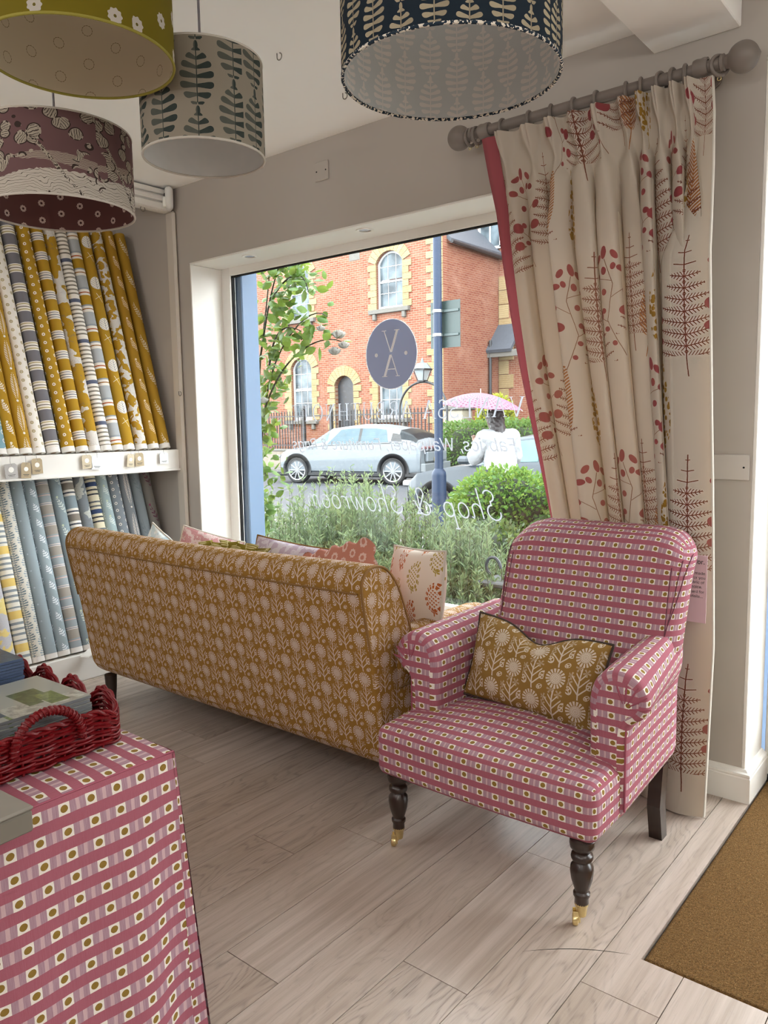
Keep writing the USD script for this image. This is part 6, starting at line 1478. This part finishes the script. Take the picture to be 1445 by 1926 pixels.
def rosemary(x, y, h, w, seed, label, n=125):
    rng = np.random.default_rng(seed); t = thing('rosemary_bush', label, 'bush', (x, y, GZ), 'rosemary bushes outside the window'); st, P, D = [], [], []
    for k in range(n):
        a = rng.uniform(0, 2*PI); r = math.sqrt(rng.uniform(0, 1))*w; lean = rng.normal(0, .16, 2); hh = h*rng.uniform(.68, 1.04)*(1-.25*(r/w)**2)
        b = np.array([x+r*.45*math.cos(a), y+r*.45*math.sin(a), GZ]); tip = np.array([x+r*math.cos(a)+lean[0]*.3, y+r*math.sin(a)+lean[1]*.3, GZ+hh])
        mid = (b+tip)/2+np.array([r*.25*math.cos(a), r*.25*math.sin(a), 0]); c = curve([b, mid, tip], 8); st.append(tube(c, np.linspace(.006, .0015, 8), 4, cap=False))
        m = 100; tt = rng.uniform(.12, 1, m); q = np.array([np.interp(tt*7, np.arange(8), c[:, j]) for j in range(3)]).T; ax = np.gradient(c, axis=0)[np.clip((tt*7).astype(int), 0, 7)]
        o = rng.normal(size=(m, 3)); P.append(q); D.append(ax/np.linalg.norm(ax, axis=1, keepdims=True)*.9+o/np.linalg.norm(o, axis=1, keepdims=True)*.8)
    P, D = np.vstack(P), np.vstack(D)
    part(t, 'stems', boxes(*st), ros_stem, False, kind='stuff'); part(t, 'foliage', needles(P, D, rng.uniform(.030, .055, len(P)), .0058, rng), ros_leaf, False, kind='stuff')
for i, (x, y, h, w, lab) in enumerate(((-4.02, 3.95, 1.18, .33, 'rosemary bush beside the blue frame at the left of the window'), (-3.82, 4.25, 1.30, .36, 'tall rosemary bush behind, left of the white car front wheel'), (-3.45, 3.95, 1.22, .36, 'rosemary bush below the front half of the white car'), (-3.05, 4.0, 1.17, .36, 'rosemary bush in the middle below the rear wheel of the white car'), (-2.70, 3.85, 1.06, .34, 'rosemary bush just left of the lamp post foot'), (-2.42, 3.75, .98, .32, 'rosemary bush right of the lamp post foot'), (-3.15, 3.5, .92, .34, 'low rosemary bush close to the glass left of centre'), (-2.65, 3.5, .80, .34, 'low rosemary bush close to the glass in the middle'), (-2.30, 3.5, .62, .28, 'lowest rosemary bush close to the glass beside the armchair'), (-3.60, 3.5, .98, .32, 'low rosemary bush close to the glass beside the blue frame'))):
    rosemary(x, y, h, w, 40+i, lab)
box_leaf = leaf_mat('box_leaf', C('#5f9a35'), C('#b4db62')); dk_leaf = leaf_mat('dark_leaf', C('#3f5f35'), C('#86a35c'))
def shrub(name, c, r, n, size, mat, seed, label, cat_='shrub', flat=1., boxy=False):
    rng = np.random.default_rng(seed); t = thing(name, label, cat_, (c[0], c[1], GZ)); d = rng.normal(size=(n, 3)); d /= np.linalg.norm(d, axis=1, keepdims=True)
    if boxy: q = d/np.abs(d).max(1, keepdims=True); d = d*.25+q*.75
    rad = rng.uniform(.80, 1.04, n)*(1+.12*meshkit.noise(d*3.+seed, seed)); P = np.array(c)+d*rad[:, None]*np.array(r); P = P[P[:, 2] > GZ+.02]; d = (P-np.array(c))/np.array(r); d /= np.linalg.norm(d, axis=1, keepdims=True)
    part(t, 'foliage', needles(P, d+rng.normal(size=d.shape)*.7, rng.uniform(.6, 1.2, len(P))*size, size*.32, rng), mat, False, kind='stuff')
    core = trimesh.creation.icosphere(3, 1.); v = core.vertices.copy()
    if boxy: v = v*.25+v/np.abs(v).max(1, keepdims=True)*.75
    v = v*np.array(r)*.84+np.array(c); v[:, 2] = np.maximum(v[:, 2], GZ+.01); part(t, 'twigs', trimesh.Trimesh(v, core.faces), plain('twigs_'+str(seed), '#2f3a20', .95), True)  # solid dark core stands for the shade inside the foliage
    for k in range(5):
        a = k*1.3; part(t, 'stem', tube([(c[0]+.05*math.cos(a), c[1]+.05*math.sin(a), GZ), (c[0]+r[0]*.3*math.cos(a), c[1]+r[1]*.3*math.sin(a), c[2]-r[2]*.5)], .012, 5), ros_stem)
shrub('box_shrub', (-3.0, 5.15, .66), (.44, .30, .32), 5200, .042, box_leaf, 61, 'bright green clipped shrub outside, below the person with the umbrella')
shrub('box_shrub', (-2.28, 5.15, .60), (.34, .30, .34), 3600, .042, box_leaf, 62, 'bright green shrub outside, half hidden by the curtain')
shrub('dark_shrub', (-2.75, 4.55, .28), (.50, .26, .36), 4200, .045, dk_leaf, 63, 'darker green shrub in front of the bright clipped ones, behind the slanted lettering')
shrub('hedge', (-11.2, 19.05, .52), (1.95, .45, .82), 9000, .10, leaf_mat('hedge_leaf', C('#5d8a3c'), C('#93b95c')), 64, 'long clipped green hedge across the street behind the person', 'hedge', boxy=True)
shrub('golden_shrub', (-12.3, 20.5, 1.35), (.55, .5, .75), 2600, .11, leaf_mat('gold_leaf', C('#b8c430'), C('#e6e65a')), 65, 'yellow green shrub across the street under the pink umbrella')
# climbing rose at the left of the window
rose_leaf = leaf_mat('rose_leaf', C('#5f9430'), C('#b0cf55')); rose_stem = plain('rose_stem', '#4d4a2c', .8); petal = plain('rose_petal', '#f5efe6', .6, trans=.3)
rose = thing('climbing_rose', 'climbing rose with white blooms trained beside the blue window frame outside', 'rose', (-3.95, 3.55, GZ))
ROSE = [[(-4.02, 3.50, GZ), (-4.05, 3.52, .6), (-3.98, 3.55, 1.2), (-4.0, 3.6, 1.7), (-3.92, 3.62, 2.2), (-3.85, 3.6, 2.6)], [(-4.0, 3.55, 1.0), (-3.95, 3.6, 1.5), (-3.80, 3.62, 1.85), (-3.55, 3.65, 2.05), (-3.38, 3.62, 2.02)], [(-3.98, 3.55, 1.3), (-3.85, 3.58, 1.6), (-3.65, 3.6, 1.80), (-3.42, 3.62, 1.88), (-3.27, 3.62, 1.86)], [(-4.0, 3.58, 1.7), (-3.9, 3.6, 2.1), (-3.75, 3.58, 2.38), (-3.60, 3.56, 2.52)], [(-4.03, 3.5, .5), (-3.98, 3.5, .9), (-3.90, 3.5, 1.10), (-3.86, 3.5, 1.02)], [(-3.93, 3.62, 2.1), (-3.78, 3.64, 2.28), (-3.62, 3.62, 2.30), (-3.52, 3.60, 2.18)], [(-3.9, 3.6, 1.75), (-3.74, 3.6, 1.98), (-3.6, 3.6, 1.95)]]
rg_ = np.random.default_rng(77)
def rose_leaflet(p, d, n, L):
    d = d/np.linalg.norm(d); s = np.cross(d, n); s /= np.linalg.norm(s)+1e-9; n = np.cross(s, d)
    pr = [(0, 0), (.25, .30), (.55, .36), (.8, .22), (1, 0)]; v = [p+d*L*a+n*L*.10*math.sin(a*PI) for a, b in pr]+[p+d*L*a+s*L*b-n*L*.03 for a, b in pr[1:4]]+[p+d*L*a-s*L*b-n*L*.03 for a, b in pr[1:4]]
    f = [[0, 5, 1], [1, 5, 6], [1, 6, 2], [2, 6, 7], [2, 7, 3], [3, 7, 4], [0, 1, 8], [1, 9, 8], [1, 2, 9], [2, 10, 9], [2, 3, 10], [3, 4, 10]]
    return trimesh.Trimesh(np.array(v), f, process=False)
for k, pts in enumerate(ROSE):
    c = curve(pts, 24); sm = part(rose, 'stem', tube(c, np.linspace(.008 if k else .013, .003, 24), 6), rose_stem)
    m = (75, 46, 46, 44, 26, 34, 30)[k]
    for q in range(m):
        tq = (rg_.uniform(.30, 1) if k == 0 else rg_.uniform(.12, 1))*23; p = np.array([np.interp(tq, np.arange(24), c[:, j]) for j in range(3)])
        d = rg_.normal(size=3)*[1, .6, .7]+[.25, 0, -.1]; nn = rg_.normal(size=3)*.5+[0, -.5, .8]
        off = d/np.linalg.norm(d)*rg_.uniform(.02, .10)
        if (p+off)[0] > -3.23: continue
        part(rose, 'leaf', rose_leaflet(p+off, d, nn, rg_.uniform(.058, .092)), rose_leaf, True)
extra = []
for q in range(230):
    c = curve(ROSE[(0, 0, 0, 1, 3, 5, 4)[q % 7]], 24); tq = rg_.uniform(.25, .9)*23; p = np.array([np.interp(tq, np.arange(24), c[:, j]) for j in range(3)]); d = rg_.normal(size=3)
    extra.append(rose_leaflet(p+np.array([rg_.uniform(-.04, .13), rg_.uniform(0, .14), rg_.uniform(-.1, .1)]), d, rg_.normal(size=3)*.5+[0, -.5, .8], rg_.uniform(.05, .085)))
part(rose, 'inner_foliage', boxes(*extra), rose_leaf, True, kind='stuff')
for c, r_ in (((-3.27, 3.60, 1.90), .045), ((-3.29, 3.58, 1.80), .042), ((-3.24, 3.61, 1.835), .038), ((-3.42, 3.6, 1.95), .030), ((-3.88, 3.52, 1.52), .035)):
    pet = []
    for layer, (rr3, nn, op) in enumerate(((.35, 4, .15), (.65, 6, .45), (1., 8, .85))):
        for k in range(nn):
            a = k*2*PI/nn+layer*.4; g2, h2 = np.meshgrid(np.linspace(-.55, .55, 5), np.linspace(0, 1, 5), indexing='ij')
            rad = r_*rr3*(.25+.75*np.sin(h2*PI*.55)**.8*(.6+.4*op)); P = np.stack([c[0]+rad*np.cos(a+g2), c[1]+rad*np.sin(a+g2), c[2]-r_*.5+r_*h2*(1.25-op*.55)-r_*.2*(g2**2)], -1); pet.append(trimesh.Trimesh(*sheet(P, np.zeros((5, 5, 2)))[:2], process=False))
    part(rose, 'bloom', boxes(*pet), petal, True)
# iron garden bench close to the glass, half hidden by the armchair
bn = thing('garden_bench', 'grey iron scroll-footed garden bench outside, behind the armchair', 'bench', (-2.0, 3.75, GZ))
gi = plain('bench_grey', '#5d6268', .6)
part(bn, 'seat', box(-2.30, -1.45, 3.62, 3.95, .445, .475, .008), gi, False)
for x in (-2.28, -1.48):
    for y, sgn in ((3.64, -1), (3.93, 1)):
        part(bn, 'leg', tube(curve([(x, y, .445), (x-.02, y, .30), (x-.01, y, .10), (x+.02, y, -.1), (x+.0, y, GZ+.012)], 16), .012, 6), gi)
a = np.linspace(0, 4.6, 20); part(bn, 'scroll', tube(np.c_[-2.22+.055*np.cos(a)*np.linspace(1, .5, 20), np.full(20, 3.66), .55+.07*np.sin(a)*np.linspace(1, .5, 20)], .009, 6), gi)
print('planks', nplank)
